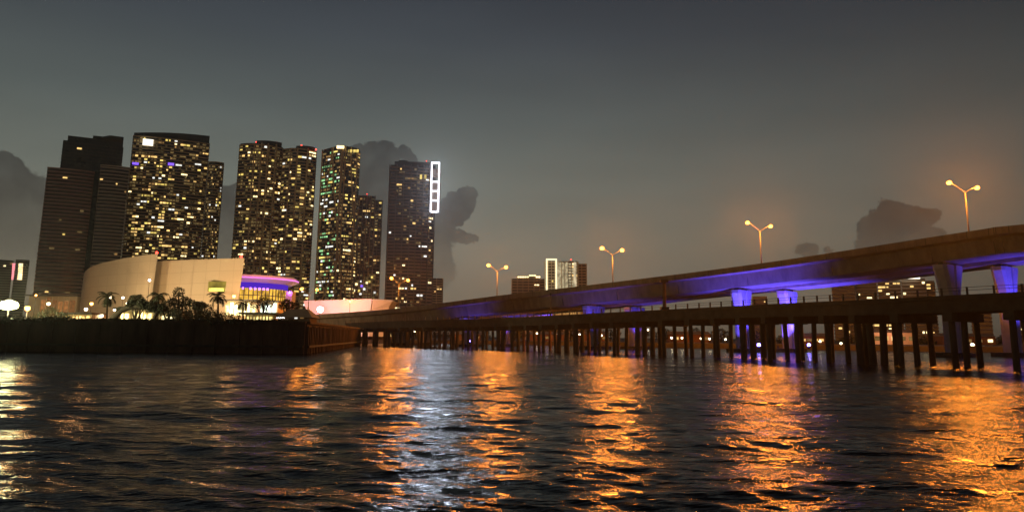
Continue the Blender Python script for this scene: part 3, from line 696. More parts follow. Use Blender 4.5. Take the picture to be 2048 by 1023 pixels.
for x in (ca.x, cb.x):
    for z_ in np.linspace(zbot, zt, 5):
        light('SPOT', 'led_light', (x, YF - 1.5, float(z_)), (.72, .82, 1), 27000, t6, aim=(0, 0, 20), spot_size=R(100), spot_blend=.5, shadow_soft_size=2.5)
for py in (345, 372, 391, 412): MB().box((xm, YF + 4, hz(866, py, YF)), (wd + 4, 6.5, 8)).build('corner_balcony', S['brown'], t6)
for px in (842, 851): a = at(px, 353.5, Y6 - 4.6); MB().box((a.x, a.y, a.z), (2.3, .3, 5)).build('tall_lit_window', W['yellow'], t6)
Bc(t6, at(853, 322, Y6), .5)
# small and far blocks
def block(px0, px1, py, Yd, label, glass='brown', slab='brown', lit=.06, depth=30, name='apartment_block', z0=None, fh=3.4, pal=('warm', 'dim', 'bright', 'dim'), **kw):
    return tower(name, label, 'building', [dict(fp=arc_front(ex(px0, 560, Yd), ex(px1, 560, Yd), Yd, Yd + depth, kw.pop('bulge', 0), 2), z0=z0 if z0 is not None else 1.7, z1=hz((px0 + px1) / 2, py, Yd), glass=G[glass], slab=S[slab], fh=fh, lit=lit, bay=3.4, ov=.5, pal=pal, **kw)])
block(862, 885, 556, 1050, 'small pale block peeping out right of the brown framed tower', 'tan', 'tan', .12, pal=('dim', 'warm', 'white'), fin=6)
b8 = block(-30, 22, 519, 1000, 'dim low block at the far left edge of the skyline', 'brown', 'dark', .03)
b9 = block(27, 54, 519, 950, 'small dark block with columns of red and white lights', 'dark', 'dark', .0)
for k in range(9):
    for px, m_, w in ((31.5, E['pinksign'], 7), (42.5, W['bright'], 5.5)):
        a = at(px - k * .25, 528 + k * 3.7, 949); MB().box((a.x, a.y - 1, a.z), (w, .3, 1.6)).build('light_strip', m_, b9)
ba = block(1025, 1089, 557, 900, 'low dark brown block with bright rooftop lamps, left of the outlined high-rise', 'brown', 'brown', .03, fin=6)
for i in range(10):
    a = at(1037 + i * 4.6, 553.5 - (3 if 4 < i < 8 else 0), 898); MB().box((a.x, a.y, a.z), (2.2, 1, 1.6)).build('rooftop_lamp', W['bright'], ba)
MB().box((at(1055, 553, 905).x, 912, hz(1055, 554.5, 905)), (26, 14, 4)).build('roof_plant', S['dark'], ba)
bb_ = block(1091, 1155, 522, 880, 'high-rise with glowing pale outline and gridded facade, right of the low dark block', 'tan', 'pale', .12, fin=3.6, finmat=S['pale'], pal=('warm', 'yellow', 'dim', 'bright'), name='outlined_high_rise')
tb = MB(); Yt = 877
for px in (1093.5, 1112.5): x = ex(px, 560, Yt); tb.box((x, Yt, (hz(px, 520, Yt) + 5) / 2), (1.8, 1.2, hz(px, 520, Yt) - 5))
xA, xB = ex(1093.5, 560, Yt), ex(1112.5, 560, Yt); tb.box(((xA + xB) / 2, Yt, hz(1103, 520, Yt) + .9), (xB - xA + 1.8, 1.2, 1.8)); tb.build('light_trim', E['ledtrim'], bb_)
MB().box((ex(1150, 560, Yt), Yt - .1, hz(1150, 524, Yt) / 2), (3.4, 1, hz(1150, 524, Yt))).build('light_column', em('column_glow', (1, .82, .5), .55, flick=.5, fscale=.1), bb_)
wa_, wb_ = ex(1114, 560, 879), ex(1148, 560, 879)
MB().box(((wa_ + wb_) / 2, 879.2, hz(1130, 524, 880) / 2), (wb_ - wa_, .4, hz(1130, 524, 880))).build('washed_facade', em('washed_facade_glow', (.9, .76, .45), .42, flick=.5, fscale=.3), bb_)  # pale light on the facade put in as a glowing sheet
Bc(bb_, at(1142, 519, 880), .7)
block(1155.5, 1172, 527, 900, 'unlit wing block on the right of the outlined high-rise', 'grey', 'grey', .02, fin=4.5)
# skyline seen under the bridge at the right
specs = [(1503, 1532, 592, 620, .12), (1663, 1708, 566, 640, .12), (1710, 1752, 562, 660, .14), (1755, 1800, 560, 650, .2), (1803, 1850, 557, 640, .12), (1852, 1868, 561, 660, .18), (1935, 1975, 600, 560, .08), (2030, 2070, 569, 620, .25), (2090, 2200, 575, 640, .15)]
labs = ['tiny block with a few lights between the two glowing violet piers', 'brown block seen under the bridge, leftmost of the right-hand skyline', 'dim block second from the left in the skyline under the bridge', 'block with clustered amber windows below the bridge, left of the roof with the white bar',
        'block with a long bright white bar along its roof, under the bridge', 'narrow block tucked beside the big unlit pier', 'low block seen between the two right-hand piers', 'block with warm lights at the right edge of the photo', 'block just beyond the right edge, behind the trestle']
R_b = []
for (p0, p1, py, Yd, lt), lab in zip(specs, labs):
    R_b.append(block(p0, p1, py, Yd, lab, random.choice(('brown', 'grey', 'tan')), random.choice(('brown', 'grey')), lt, pal=('warm', 'dim', 'bright', 'bright', 'warm'), fh=3.0))
a = at(1815, 556, 638); MB().box((a.x, a.y - 1, a.z + .6), (20, 1, 2.3)).build('rooftop_light_bar', em('roof_bar', (1, .93, .75), 2.2), R_b[4])

# ------------------------------------------------------------------ arena
AR = empty('arena', (at(330, 640, 320).x, 320, LZ), 'huge pale tan curved arena wall standing behind the palms on the left shore', 'arena')
def panel(stn, name, thick=7, m_=MT['arena']):
    """stn: (base px, top px, top y, distance): a curved standing wall, thick, with its own top line"""
    fb_, ft, bb2, bt = [], [], [], []
    for bx_, tx, ty, Yd in stn:
        t = at(tx, ty, Yd); bz = LZ - .5; q = at(bx_, 600, Yd)
        fb_.append(Vector((q.x, Yd, bz))); ft.append(t); bb2.append(Vector((q.x * (1 + thick / Yd), Yd + thick, bz))); bt.append(t + Vector((t.x / Yd * thick, thick, 0)))
    n = len(stn); vs = fb_ + ft + bb2 + bt; fs = []
    for i in range(n - 1):
        fs += [(i, i + 1, n + i + 1, n + i), (2 * n + i + 1, 2 * n + i, 3 * n + i, 3 * n + i + 1), (n + i, n + i + 1, 3 * n + i + 1, 3 * n + i), (i + 1, i, 2 * n + i, 2 * n + i + 1)]
    fs += [(0, n, 3 * n, 2 * n), (n - 1, 2 * n - 1 + 0, 4 * n - 1, 3 * n - 1)]
    return MB().add(vs, fs).build(name, m_, AR, True)
def dense(st, n=8):
    v = [Vector((s_[0], s_[1], s_[2])) for s_ in st]; y = catmull([Vector((s_[3], 0, 0)) for s_ in st], n); p = catmull(v, n)
    return [(a.x, a.y, a.z, b.x) for a, b in zip(p, y)]
def flat_shade(o):
    bm_e = o.modifiers.new('edges', 'EDGE_SPLIT'); bm_e.split_angle = R(40)
flat_shade(panel(dense([(160, 166, 560, 330), (163, 170, 543, 324), (182, 190, 530, 314), (225, 234, 519, 302), (262, 281, 511, 293), (300, 316, 507, 288)]), 'curved_wall'))
flat_shade(panel(dense([(296, 300, 523, 302), (330, 340, 521, 294), (370, 385, 519, 287), (420, 440, 517, 281), (472, 489, 515.5, 277)]), 'curved_wall'))
# recessed lit terrace in the right wall
a = at(440, 574, 279); MB().box((a.x, 281, a.z), (9.2, 3.6, 4.2)).build('terrace_recess', em('terrace_glow', (.8, .58, .1), .42, flick=.5, fscale=.3), AR)
a = at(432, 578.5, 278.5); MB().box((a.x, 278.9, a.z), (5.6, .3, 1.2)).build('terrace_light', em('terrace_lamp', (1, .85, .15), 1.6, flick=.3), AR)
MB().box((at(440, 586, 279).x, 279, at(440, 584.5, 279).z), (9.6, 1.0, .4)).build('terrace_ledge', MT['cream'], AR)
MB().box((at(330, 640, 350).x, 360, 10), (60, 40, 12)).build('arena_podium', MT['cream'], AR)
for px, py, Yd in ((313.5, 505, 290), (482.5, 513, 279)):
    p = at(px, py, Yd); MB().tube([p - Vector((0, 0, 1.6)), p], .12, 6).build('beacon_mast', MT['darkmetal'], AR); MB().ball(p, .55, 8, 6).build('beacon', E['beacon'], AR)
# glass atrium drum under a round canopy, lit violet
cD = at(475, 600, 322); cx, cy = cD.x, cD.y; rD, zD = 25, 25.4
at_ = empty('arena_atrium', (cx, cy, LZ), 'round glass atrium glowing amber below a violet-lit disc roof, right of the tan arena wall', 'atrium')
def circ(r_, n=72): return [(cx + r_ * math.cos(2 * math.pi * i / n), cy + r_ * math.sin(2 * math.pi * i / n)) for i in range(n)]
MB().prism(circ(rD - 3), zD - .9, zD + .5, circ(rD)).build('disc_roof', MT['soffit'], at_)
MB().prism(circ(rD + .05), zD + .5, zD + 1.1).build('eave_light_strip', E['magenta'], at_)
MB().prism(circ(rD - 1), zD + 1.1, zD + 2.0).build('roof_rim', MT['white'], at_)
MB().prism(circ(rD - 4.4), zD - 3.2, zD - .9).build('soffit_band', E['purplesoft'], at_)  # violet light on the soffit put in as a glowing band
MB().prism(circ(rD - 4.5), LZ, zD - 3.21).build('glass_drum', em('atrium_glow', (1, .55, .07), .85, flick=.55, fscale=.35), at_)
ml = MB()
for i in range(72):
    if 34 < i < 72:
        t = 2 * math.pi * (i + .3) / 72 * 1.0; r_ = rD - 4.3; ml.box((cx + r_ * math.cos(t), cy + r_ * math.sin(t), (LZ + zD - 3) / 2), (.22, .3, zD - 3.2 - LZ), t)
for z_ in (12, 15.6, 19.3): 
    ps = circ(rD - 4.2); 
    for i in range(36, 72):
        a, b_ = Vector(ps[i]), Vector(ps[(i + 1) % 72]); ml.box(((a.x + b_.x) / 2, (a.y + b_.y) / 2, z_), ((b_ - a).length, .25, .28), math.atan2((b_ - a).y, (b_ - a).x))
ml.build('mullions', MT['darkmetal'], at_)
for i in range(13):
    t = R(-100) + R(5.0) * i + (R(3) if i > 7 else 0); r_ = rD - 4; MB().box((cx + r_ * math.cos(t), cy + r_ * math.sin(t), zD - 3.4), (.9, .5, .8), t).build('violet_spot', E['purple'], at_)
q = at(579, 585, 314); MB().box((q.x, 316, LZ + 8.2), (2.8, 5, 16.4)).build('end_wall', MT['cream'], at_)
for t in (-95, -70, -45, -20):
    light('POINT', 'violet_light', (cx + (rD + 1.5) * math.cos(R(t)), cy + (rD + 1.5) * math.sin(R(t)), zD - 4.5), (.3, .08, 1), 450, at_, shadow_soft_size=.4)
# bright lobby and terrace in front of it
def storefront(name, px0, px1, py0, py1, Yd, label, col, s, n, cat='pavilion'):
    a, b_ = at(px0, py0, Yd), at(px1, py0, Yd); z1, z0 = at((px0 + px1) / 2, py0, Yd).z, LZ
    f = empty(name, ((a.x + b_.x) / 2, Yd, LZ), label, cat)
    zb_ = max(LZ + .1, at((px0 + px1) / 2, py1, Yd).z)
    MB().box(((a.x + b_.x) / 2, Yd + 4, (z1 + z0) / 2 + .2), (b_.x - a.x + 1, 7.6, z1 - z0 + .4)).build('back_wall', MT['cream'], f)
    MB().box(((a.x + b_.x) / 2, Yd + 2, z1 + .7), (b_.x - a.x + 3, 8, .5)).build('roof', MT['roofing'], f)
    w = (b_.x - a.x) / n
    for i in range(n):
        if random.random() < .12: continue
        x = a.x + (i + .5) * w; hh = (z1 - zb_) * random.uniform(.75, 1)
        MB().box((x, Yd, zb_ + hh / 2), (w * .86, .3, hh)).build('lit_bay', em('bay_glow', col, s * random.uniform(.4, 1.5), flick=.5, fscale=.9), f)
        MB().tube([(x - w / 2, Yd - .5, z0), (x - w / 2, Yd - .5, z1 + .4)], .16, 6).build('column', MT['cream'], f)
    return f
storefront('lobby_pavilion', 452, 512, 604, 629, 262, 'blazing yellow-white lobby below the round glass atrium', (1, .84, .38), 5.5, 7)
storefront('lobby_pavilion', 514, 553, 606, 628, 266, 'greenish-white lit pavilion right of the blazing lobby', (.85, .95, .75), 3.5, 5)
storefront('waterfront_kiosk', 494, 545, 632, 639, 190, 'low kiosk with a row of small warm windows above the sea wall', (1, .75, .25), 1.4, 8)
storefront('market_pavilion', 243, 304, 622, 646.5, 215, 'brightly lit open market pavilion behind the bent tree on the left shore', (1, .78, .28), 3.6, 8)
storefront('market_pavilion', 308, 356, 628, 646.5, 216, 'smaller lit market pavilion to the right of the bent tree trunk', (1, .82, .38), 3.4, 6)
storefront('market_pavilion', 132, 180, 631, 642, 222, 'low row of orange-lit stalls below the left end of the arena', (1, .6, .18), 2.6, 7)
storefront('parking_structure', 60, 152, 594, 636, 330, 'low orange-brown car park building left of the arena', (1, .4, .12), .22, 8, 'building')

# pink lit terminal wall
def flared(name, label, pxs, Yd, m_, parts_m, thick=16):
    (b0x, b0y), (b1x, b1y), (t1x, t1y), (t0x, t0y) = pxs
    f = empty(name, (at(b0x, b0y, Yd).x, Yd, LZ), label, 'building')
    v = [at(b0x, b0y, Yd), at(b1x, b1y, Yd + 6), at(t1x, t1y, Yd + 5), at(t0x, t0y, Yd - 1)]
    lo = [Vector((v[0].x, v[0].y, 3)), Vector((v[1].x, v[1].y, 3))]
    vs = [lo[0], lo[1], v[1], v[0]] + [x + Vector((0, thick, 0)) for x in (lo[0], lo[1], v[1], v[0])]
    MB().add(vs, [(0, 1, 2, 3), (5, 4, 7, 6), (1, 5, 6, 2), (4, 0, 3, 7), (3, 2, 6, 7)]).build('base_wall', m_, f)
    vs = [v[0] + Vector((0, 0, .02)), v[1] + Vector((0, 0, .02)), v[2], v[3]]; vs += [x + Vector((0, thick, 0)) for x in vs]
    MB().add(vs, [(0, 1, 2, 3), (5, 4, 7, 6), (1, 5, 6, 2), (4, 0, 3, 7), (3, 2, 6, 7), (0, 4, 5, 1)]).build('flared_wall', m_, f)
    a, b_ = v[3], v[2]; mid = (a + b_) / 2; d = b_ - a
    mb = MB(); mb.tube([a + Vector((0, -.2, 0)), b_ + Vector((0, -.2, 0))], .3, 6); mb.build('coping', MT['white'], f)
    return f
tw = flared('terminal_building', 'low pink-lit wall with flared ends, behind the foot of the bridge ramp', ((616, 628), (741, 618), (744, 598), (607, 602)), 332, MT['white'], None)
t7 = flared('terminal_building', 'small cream-lit flared block right of the pink wall', ((742.5, 619), (778, 614), (785, 601), (745.5, 598.5)), 337, MT['cream'], None)
for px, pw, col in ((640, 3800, (1, .42, .5)), (668, 3800, (1, .42, .5)), (697, 3800, (1, .42, .5)), (726, 3800, (1, .42, .5)), (760, 3800, (1, .78, .3))):
    p = at(px, 628, 319); p.z = 11.5
    f = empty('floodlight', p, {640: 'pink floodlight at the left end of the pink wall', 668: 'pink floodlight left of the middle of the pink wall', 697: 'pink floodlight right of the middle of the pink wall', 726: 'pink floodlight at the right end of the pink wall', 760: 'amber floodlight before the cream flared block'}[px], 'floodlight', 'floodlights washing the terminal walls')
    MB().box(p, (.6, .4, .5)).build('housing', MT['darkmetal'], f); MB().tube([p - Vector((0, 0, 6.5)), p - Vector((0, 0, .2))], .1, 6).build('pole', MT['darkmetal'], f)
    light('SPOT', 'wash_light', p + Vector((0, .4, .4)), col, pw * (1.45 if px < 750 else 1.1), f, aim=at(px, 611, 332), spot_size=R(150), spot_blend=.8, shadow_soft_size=.3)

# warm floodlights that wash the arena wall, on short poles behind the palms
for i, (px, pw) in enumerate(((178, 1.0), (235, 1.25), (292, 1.25), (350, 1.35), (410, 1.1), (468, .7))):
    p = at(px, 640, (262, 248, 236, 228, 224, 222)[i]); p.z = LZ + 2.5
    f = empty('floodlight', (p.x, p.y, LZ), ('warm floodlight at the left foot of the arena wall', 'warm floodlight before the left curved arena wall', 'warm floodlight below the seam of the arena walls',
              'warm floodlight just right of the arena seam', 'warm floodlight below the lit terrace of the arena', 'warm floodlight at the right end of the arena wall')[i], 'floodlight', 'floodlights washing the arena wall')
    MB().tube([(p.x, p.y, LZ), p - Vector((0, 0, .3))], .12, 6).build('pole', MT['darkmetal'], f); MB().box(p, (.9, .5, .6)).build('housing', MT['darkmetal'], f)
    light('SPOT', 'wash_light', p + Vector((0, .5, .5)), (1, .65, .31), 22000 * pw, f, aim=(p.x - (0, 0, 0, 0, 10, 26)[i], 284, 22), spot_size=R((140, 140, 140, 140, 118, 96)[i]), spot_blend=.9, shadow_soft_size=.5)

# ------------------------------------------------------------------ shore lamps
def post_lamp(px, py, Yd, key, r_, label, zb=LZ, group='lamps along the left shore', glow=None):
    p = at(px, py, Yd); f = empty('lamp_post', (p.x, p.y, zb), label, 'lamp post', group)
    MB().tube([(p.x, p.y, zb), (p.x, p.y, p.z - r_ * .5)], [.14, .08], 6).build('post', MT['darkmetal'], f)
    MB().tube([(p.x, p.y, p.z + r_ * .7), (p.x, p.y, p.z + r_ * 1.1)], [r_ * .8, .05], 8).build('lamp_cap', MT['darkmetal'], f)
    MB().ball(p, r_, 8, 6).build('globe', E[key], f, True)
    if glow: light('POINT', 'lamp_light', p - Vector((0, 0, r_ * .5)), glow[0], glow[1], f, shadow_soft_size=r_ * 1.8)
    return f
post_lamp(18, 609, 170, 'flood', 1.25, 'dazzling yellow-white lamp at the far left edge', glow=((1, .93, .45), 80000))
pl = bpy.data.objects['lamp_post']; p = at(18, 609, 170)
MB().tube([p + Vector((-2.2, 0, -.2)), p + Vector((2.0, 0, -.3))], .08, 6).build('bloom_arm', MT['darkmetal'], pl)  # arm added to carry the bloom globes
MB().ball(p + Vector((-1.3, .1, -.1)), .95, 8, 6).build('globe', E['flood'], pl, True); MB().ball(p + Vector((1.2, .1, -.15)), .85, 8, 6).build('globe', E['flood'], pl, True)  # side globes added to spread the lamp into the shape of its bloom
post_lamp(55, 616, 176, 'orange', .6, 'orange lamp just right of the dazzling lamp', glow=((1, .4, .1), 5000))
L1 = [(97, 607, 240, 'street', .5, 'warm lamp above the dark round bush on the left'), (72, 590, 300, 'orange', .4, 'small orange lamp at the foot of the brown tower'), (183, 607, 240, 'orange', .5, 'orange lamp low against the left end of the arena'),
 (172, 618, 236, 'street', .5, 'warm lamp just below the orange lamp at the arena end'), (146, 632, 225, 'street', .42, 'low warm lamp left of the stalls'), (203, 631, 226, 'street', .5, 'low lamp left of the small palm trunk'),
 (221, 594, 270, 'street', .42, 'lamp glimpsed through the fronds of the small palm'), (246, 595, 268, 'street', .45, 'lamp right of the small palm, high against the arena wall'), (254, 606, 262, 'street', .35, 'lamp beside the bent tree, just below the higher one'),
 (229, 619, 250, 'street', .42, 'lamp left of the bent tree trunk'), (299, 560, 262, 'white', .42, 'tall white lamp on a thin pole before the arena seam'), (468, 592, 270, 'orange', .6, 'orange lamp in front of the left end of the glass atrium'),
 (640.5, 618, 232, 'white', 1.0, 'large white lamp in front of the pink wall'), (592, 620, 205, 'white', .35, 'small white lamp by the dark hipped roof'), (700, 664, 240, 'white', .38, 'white lamp at the end of the sea wall'), (536, 614, 255, 'white', .7, 'cool white lamp before the round atrium'),
 (700, 602, 330, 'orange', .4, 'orange lamp behind the pink wall')]
for a in L1: post_lamp(*a[:5], a[5], glow=((1, .45, .15), 2500) if a[3] == 'orange' else None)
fl = [(790, 661), (870, 663), (887, 663), (934, 669), (997, 667), (1074, 668), (1116, 669), (1159, 670), (1343, 677), (1364, 677), (1402, 678), (1419, 679), (1451, 680), (1203, 672), (1296, 661), (1682, 692), (1732, 697), (1850, 700), (1873, 699), (1945, 695), (1980, 702), (1640, 688), (2036, 690), (829, 664)]
nm = ['first', 'second', 'third', 'fourth', 'fifth', 'sixth', 'seventh', 'eighth', 'ninth', 'tenth', 'eleventh', 'twelfth', 'thirteenth', 'fourteenth', 'fifteenth', 'sixteenth', 'seventeenth', 'eighteenth', 'nineteenth', 'twentieth', 'twenty-first', 'twenty-second', 'twenty-third', 'twenty-fourth']
fl.sort()
for i, (px, py) in enumerate(fl):
    Yd = 345 if px < 1300 else 300 if px < 1500 else 262
    big = px > 1800
    post_lamp(px, py - (6 if px > 1600 else 2), Yd, 'street', .62 if big else .36, f'{nm[i]} lamp from the left along the far shore, seen under the trestle', zb=1.6, group='lamps on the far shore under the bridges')

# ------------------------------------------------------------------ trees
def palm(px, pyb, pyt, Yd, label, lean=0.0, fr=16, fl_=None):
    b0 = at(px, 640, Yd); b0.z = LZ; t = at(px + lean, pyt, Yd); h = t.z - LZ; f = empty('palm_tree', b0, label, 'palm tree', 'palms on the left shore')
    L_ = fl_ or max(2.4, h * .36); hub = Vector((t.x, t.y, t.z - L_ * .35))
    m1 = b0.lerp(hub, .5) + Vector((lean * .02, 0, 0))
    MB().tube([b0, m1, hub], [.32, .24, .2], 8).build('trunk', MT['bark'], f, True)
    cr = MB()
    for i in range(fr):
        az = 2 * math.pi * i / fr + random.uniform(-.2, .2); el0 = random.choice((1.1, .75, .4, .1, -.3)) + random.uniform(-.15, .15); n = 11; pts = []; p = hub.copy(); e_ = el0
        for k in range(n + 1):
            pts.append(p.copy()); p = p + Vector((math.cos(az) * math.cos(e_), math.sin(az) * math.cos(e_), math.sin(e_))) * (L_ / n); e_ -= .17
        side = Vector((-math.sin(az), math.cos(az), 0))
        for k in range(1, n):
            a = pts[k]; ll = L_ * .3 * math.sin(math.pi * (k + 1.2) / (n + 2)); d = (pts[k + 1] - pts[k]).normalized()
            for s_ in (-1, 1):
                for off in (0, .5):
                    a2 = a.lerp(pts[k + 1], off); tip = a2 + side * s_ * ll + d * ll * .5 - Vector((0, 0, ll * random.uniform(.3, .6))); cr.add([a2, a2 + d * L_ * .05, tip], [(0, 1, 2)])
        cr.tube([pts[0], pts[n // 2], pts[n]], [.06, .04, .01], 4)
    cr.build('crown', MT['leaf'], f); return f
def bushy(name, blobs_, Yd, label, cat, trunk=True, leaf=.55, dens=1.0, zb=LZ, group=None):
    """blobs_: (px, py, radius px) of the crown's clumps"""
    c0 = at(blobs_[0][0], 640, Yd); f = empty(name, (c0.x, Yd, zb), label, cat, group); cr = MB(); kpx = Yd / F
    cs = []
    for (px, py, r_) in blobs_:
        c = at(px, py, Yd); cs.append(c); r_ *= kpx
        n = int(dens * 60 * r_ * r_ / (leaf * leaf) * .5) + 90
        for _ in range(n):
            v = Vector(rng.normal(size=3)); v.normalize(); rr_ = r_ * random.uniform(.35, 1.08) ** .6; p = c + Vector((v.x, v.y, v.z * .85)) * rr_
            if p.z < zb: continue
            a = Vector(rng.normal(size=3)).normalized() * leaf * random.uniform(.5, 1.1); b_ = Vector(rng.normal(size=3)).normalized() * leaf * .5
            cr.add([p - a * .5, p + b_ * .5, p + a * .5, p - b_ * .5], [(0, 1, 2, 3)])
    if trunk:
        tb_ = MB(); tb_.tube([(c0.x, Yd, zb), (c0.x + .2, Yd, (zb + cs[0].z) / 2), cs[0]], [.4, .3, .15], 8)
        for c in cs[1:]: tb_.tube([(c0.x + .1, Yd, zb + 1.0), c.lerp(cs[0], .3) - Vector((0, 0, .5)), c], [.25, .16, .06], 6)
        tb_.build('trunk', MT['bark'], f, True)
    cr.build('crown' if trunk else 'foliage', MT['leaf'], f); return f
palm(214, 640, 584, 205, 'small palm standing alone against the left end of the arena', 2, 15)
palm(437, 640, 584, 190, 'palm right of the tree group, in front of the arena terrace', 0, 16)
palm(316, 640, 582, 200, 'spiky palm in the middle of the dark tree group', 1, 16)
palm(487, 640, 597, 186, 'young palm against the blazing lobby', 0, 13)
palm(282, 640, 588, 205, 'palm at the left of the dark tree group', -2, 14)
palm(398, 640, 597, 195, 'low palm at the right end of the dark tree group', 2, 13)
bushy('broadleaf_tree', [(357, 600, 17), (358, 583, 11), (345, 605, 12), (372, 603, 12), (362, 620, 18)], 192, 'tallest dark broadleaf tree in the left shore group', 'tree', leaf=.62)
bushy('broadleaf_tree', [(269, 600, 13), (262, 608, 9), (282, 608, 13), (300, 612, 14)], 200, 'rounded dark tree left of the spiky palm', 'tree', leaf=.62)
bushy('broadleaf_tree', [(335, 612, 15), (322, 622, 12), (345, 625, 12)], 198, 'dark spreading tree between the spiky palm and the tallest tree', 'tree', leaf=.62)
bushy('broadleaf_tree', [(398, 613, 14), (384, 606, 9), (414, 618, 13), (390, 625, 14), (408, 632, 14)], 188, 'low dark tree between the tallest tree and the terrace palm', 'tree', leaf=.62)
bushy('broadleaf_tree', [(525, 604, 14), (510, 608, 11), (540, 606, 12), (530, 612, 9)], 196, 'flat-topped tree silhouetted before the round atrium', 'tree', leaf=.45, dens=.8)
bushy('broadleaf_tree', [(572, 605, 9), (580, 610, 10), (565, 612, 8), (592, 611, 8)], 200, 'small dark tree left of the pink wall', 'tree', leaf=.6)
# bent tree whose trunk arches to the left
f = empty('bent_tree', at(240, 640, 186), 'dark tree whose thick trunk arches down to the left before the market lights', 'tree'); f.location.z = LZ; Yb = 186
pts = [at(216, 652, Yb), at(228, 634, Yb), at(244, 619, Yb), at(264, 612, Yb), at(290, 613, Yb), at(312, 617, Yb)]; MB().tube(pts, [1.0, .9, .8, .65, .5, .3], 8).build('trunk', MT['bark'], f, True)
MB().tube([at(307, 650, Yb), at(310, 632, Yb), at(318, 618, Yb)], [.55, .45, .35], 8).build('limb', MT['bark'], f, True)
cr = MB()
for (px, py, r_) in ((262, 608, 9), (285, 608, 10), (306, 612, 11), (325, 616, 10), (240, 620, 6)):
    c = at(px, py, Yb); r_ *= Yb / F
    for _ in range(520):
        v = Vector(rng.normal(size=3)).normalized() * r_ * random.uniform(.3, 1.1); p = c + v; a = Vector(rng.normal(size=3)).normalized() * .3; b_ = Vector(rng.normal(size=3)).normalized() * .2
        cr.add([p - a, p + b_, p + a, p - b_], [(0, 1, 2, 3)])
cr.build('crown', MT['leaf'], f)
bushy('bush', [(100, 630, 19), (82, 636, 15), (122, 636, 16), (135, 640, 10)], 185, 'large rounded dark bush left of the lit stalls', 'bush', False, .45)
for i, (bl, lab) in enumerate(((([(452, 636, 15), (430, 632, 16), (470, 638, 14)]), 'dark bush mass on the sea wall below the terrace palm'), (([(375, 640, 16), (395, 642, 16), (360, 642, 12)]), 'dark bush below the tallest broadleaf tree'),
      (([(190, 645, 10), (205, 643, 9), (175, 647, 8)]), 'low dark bush on the wall below the small palm'), (([(50, 645, 13), (20, 648, 14), (70, 645, 9)]), 'low bush on the wall beneath the dazzling lamp'), (([(345, 637, 14), (362, 630, 16), (385, 632, 16), (405, 636, 14), (425, 634, 14), (445, 640, 12), (330, 645, 9)]), 'long dark hedge mass under the tree group, right of the market lights'), (([(160, 643, 9), (148, 646, 8), (138, 645, 10)]), 'ragged bush on the wall left of the small palm'), (([(235, 646, 8), (222, 647, 7), (250, 648, 6)]), 'low ragged bush below the bent tree'), (([(5, 650, 12), (30, 650, 8), (85, 648, 9)]), 'ragged scrub at the far left on the wall top'), (([(490, 643, 8), (505, 645, 8)]), 'small bush left of the waterfront kiosk'), (([(415, 640, 15), (440, 645, 12)]), 'dense bush at the middle of the left sea wall'))):
    bushy('bush', bl, 165 + i, lab, 'bush', False, .4)
# dark hipped pavilion by the ramp
px0, px1, Yp = 548, 624, 185
a, b_ = at(px0, 641, Yp), at(px1, 641, Yp); f = empty('hipped_pavilion', ((a.x + b_.x) / 2, Yp, LZ), 'dark pavilion with a grey hipped roof at the corner of the sea wall', 'pavilion')
ze, zr_ = at(586, 634, Yp).z, at(586, 617, Yp).z; xm = (a.x + b_.x) / 2
MB().prism([(a.x, Yp), (b_.x, Yp), (b_.x, Yp + 8), (a.x, Yp + 8)], ze, zr_, [(at(572, 617, Yp).x, Yp + 3), (at(608, 617, Yp).x, Yp + 3), (at(608, 617, Yp).x, Yp + 5), (at(572, 617, Yp).x, Yp + 5)]).build('roof', MT['roofing'], f)
MB().box((xm, Yp + 4, (LZ + ze) / 2), (b_.x - a.x - 1.4, 6.6, ze - LZ - .02)).build('wall', MT['wall'], f)
for i in range(5): MB().ball(at(554 + i * 3.4, 635.2, Yp - .3), .1, 6, 4).build('eave_lamp', E['white'], f)
MB().box(at(592, 634.5, Yp + .55), (.7, .2, .6)).build('lit_window', W['white'], f); MB().box(at(604, 635, Yp + .55), (.9, .2, .4)).build('lit_window', W['dim'], f)
# sheds and trees along the far shore
sd = [(735, 790, 660, 350), (900, 960, 668, 350), (1060, 1130, 668, 350), (1150, 1215, 668, 345), (1345, 1420, 668, 320), (1600, 1660, 672, 300), (1745, 1830, 664, 290), (1885, 1990, 672, 300)]
sl_ = ['brown shed on the far shore at the left end of the trestle', 'low brown shed under the trestle left of the violet pier', 'long low shed under the middle of the trestle', 'dark shed left of the slim violet piers', 'shed behind the piles left of the brightest violet pier', 'shed right of the brightest violet pier', 'pinkish-brown lit shed with bright bays under the trestle at right', 'low shed behind the rightmost piers']
for (p0, p1, py, Yd), lab in zip(sd, sl_):
    a, b_ = at(p0, py, Yd), at(p1, py, Yd); f = empty('shed', ((a.x + b_.x) / 2, Yd, 1.6), lab, 'shed', 'low sheds on the far shore')
    h = max(2.5, a.z - 1.6); MB().box(((a.x + b_.x) / 2, Yd + 6, 1.6 + h / 2), (b_.x - a.x, 12, h)).build('wall', MT['cream'] if p0 == 1745 else MT['rust'], f)
    MB().prism([(a.x - .5, Yd - .5), (b_.x + .5, Yd - .5), (b_.x + .5, Yd + 12.5), (a.x - .5, Yd + 12.5)], 1.6 + h, 2.9 + h, [(a.x - .5, Yd + 5), (b_.x + .5, Yd + 5), (b_.x + .5, Yd + 7), (a.x - .5, Yd + 7)]).build('roof', MT['roofing'], f)
    n = 5
    for i in range(n):
        if random.random() < .55 or p0 >= 1600:
            x = a.x + (b_.x - a.x) * (i + .5) / n; MB().box((x, Yd - .1, 1.6 + h * .5), (1.8, .3, h * .35)).build('lit_window', W[random.choice(('warm', 'dim', 'bright'))], f)
a, b_ = at(1780, 676, 288), 0
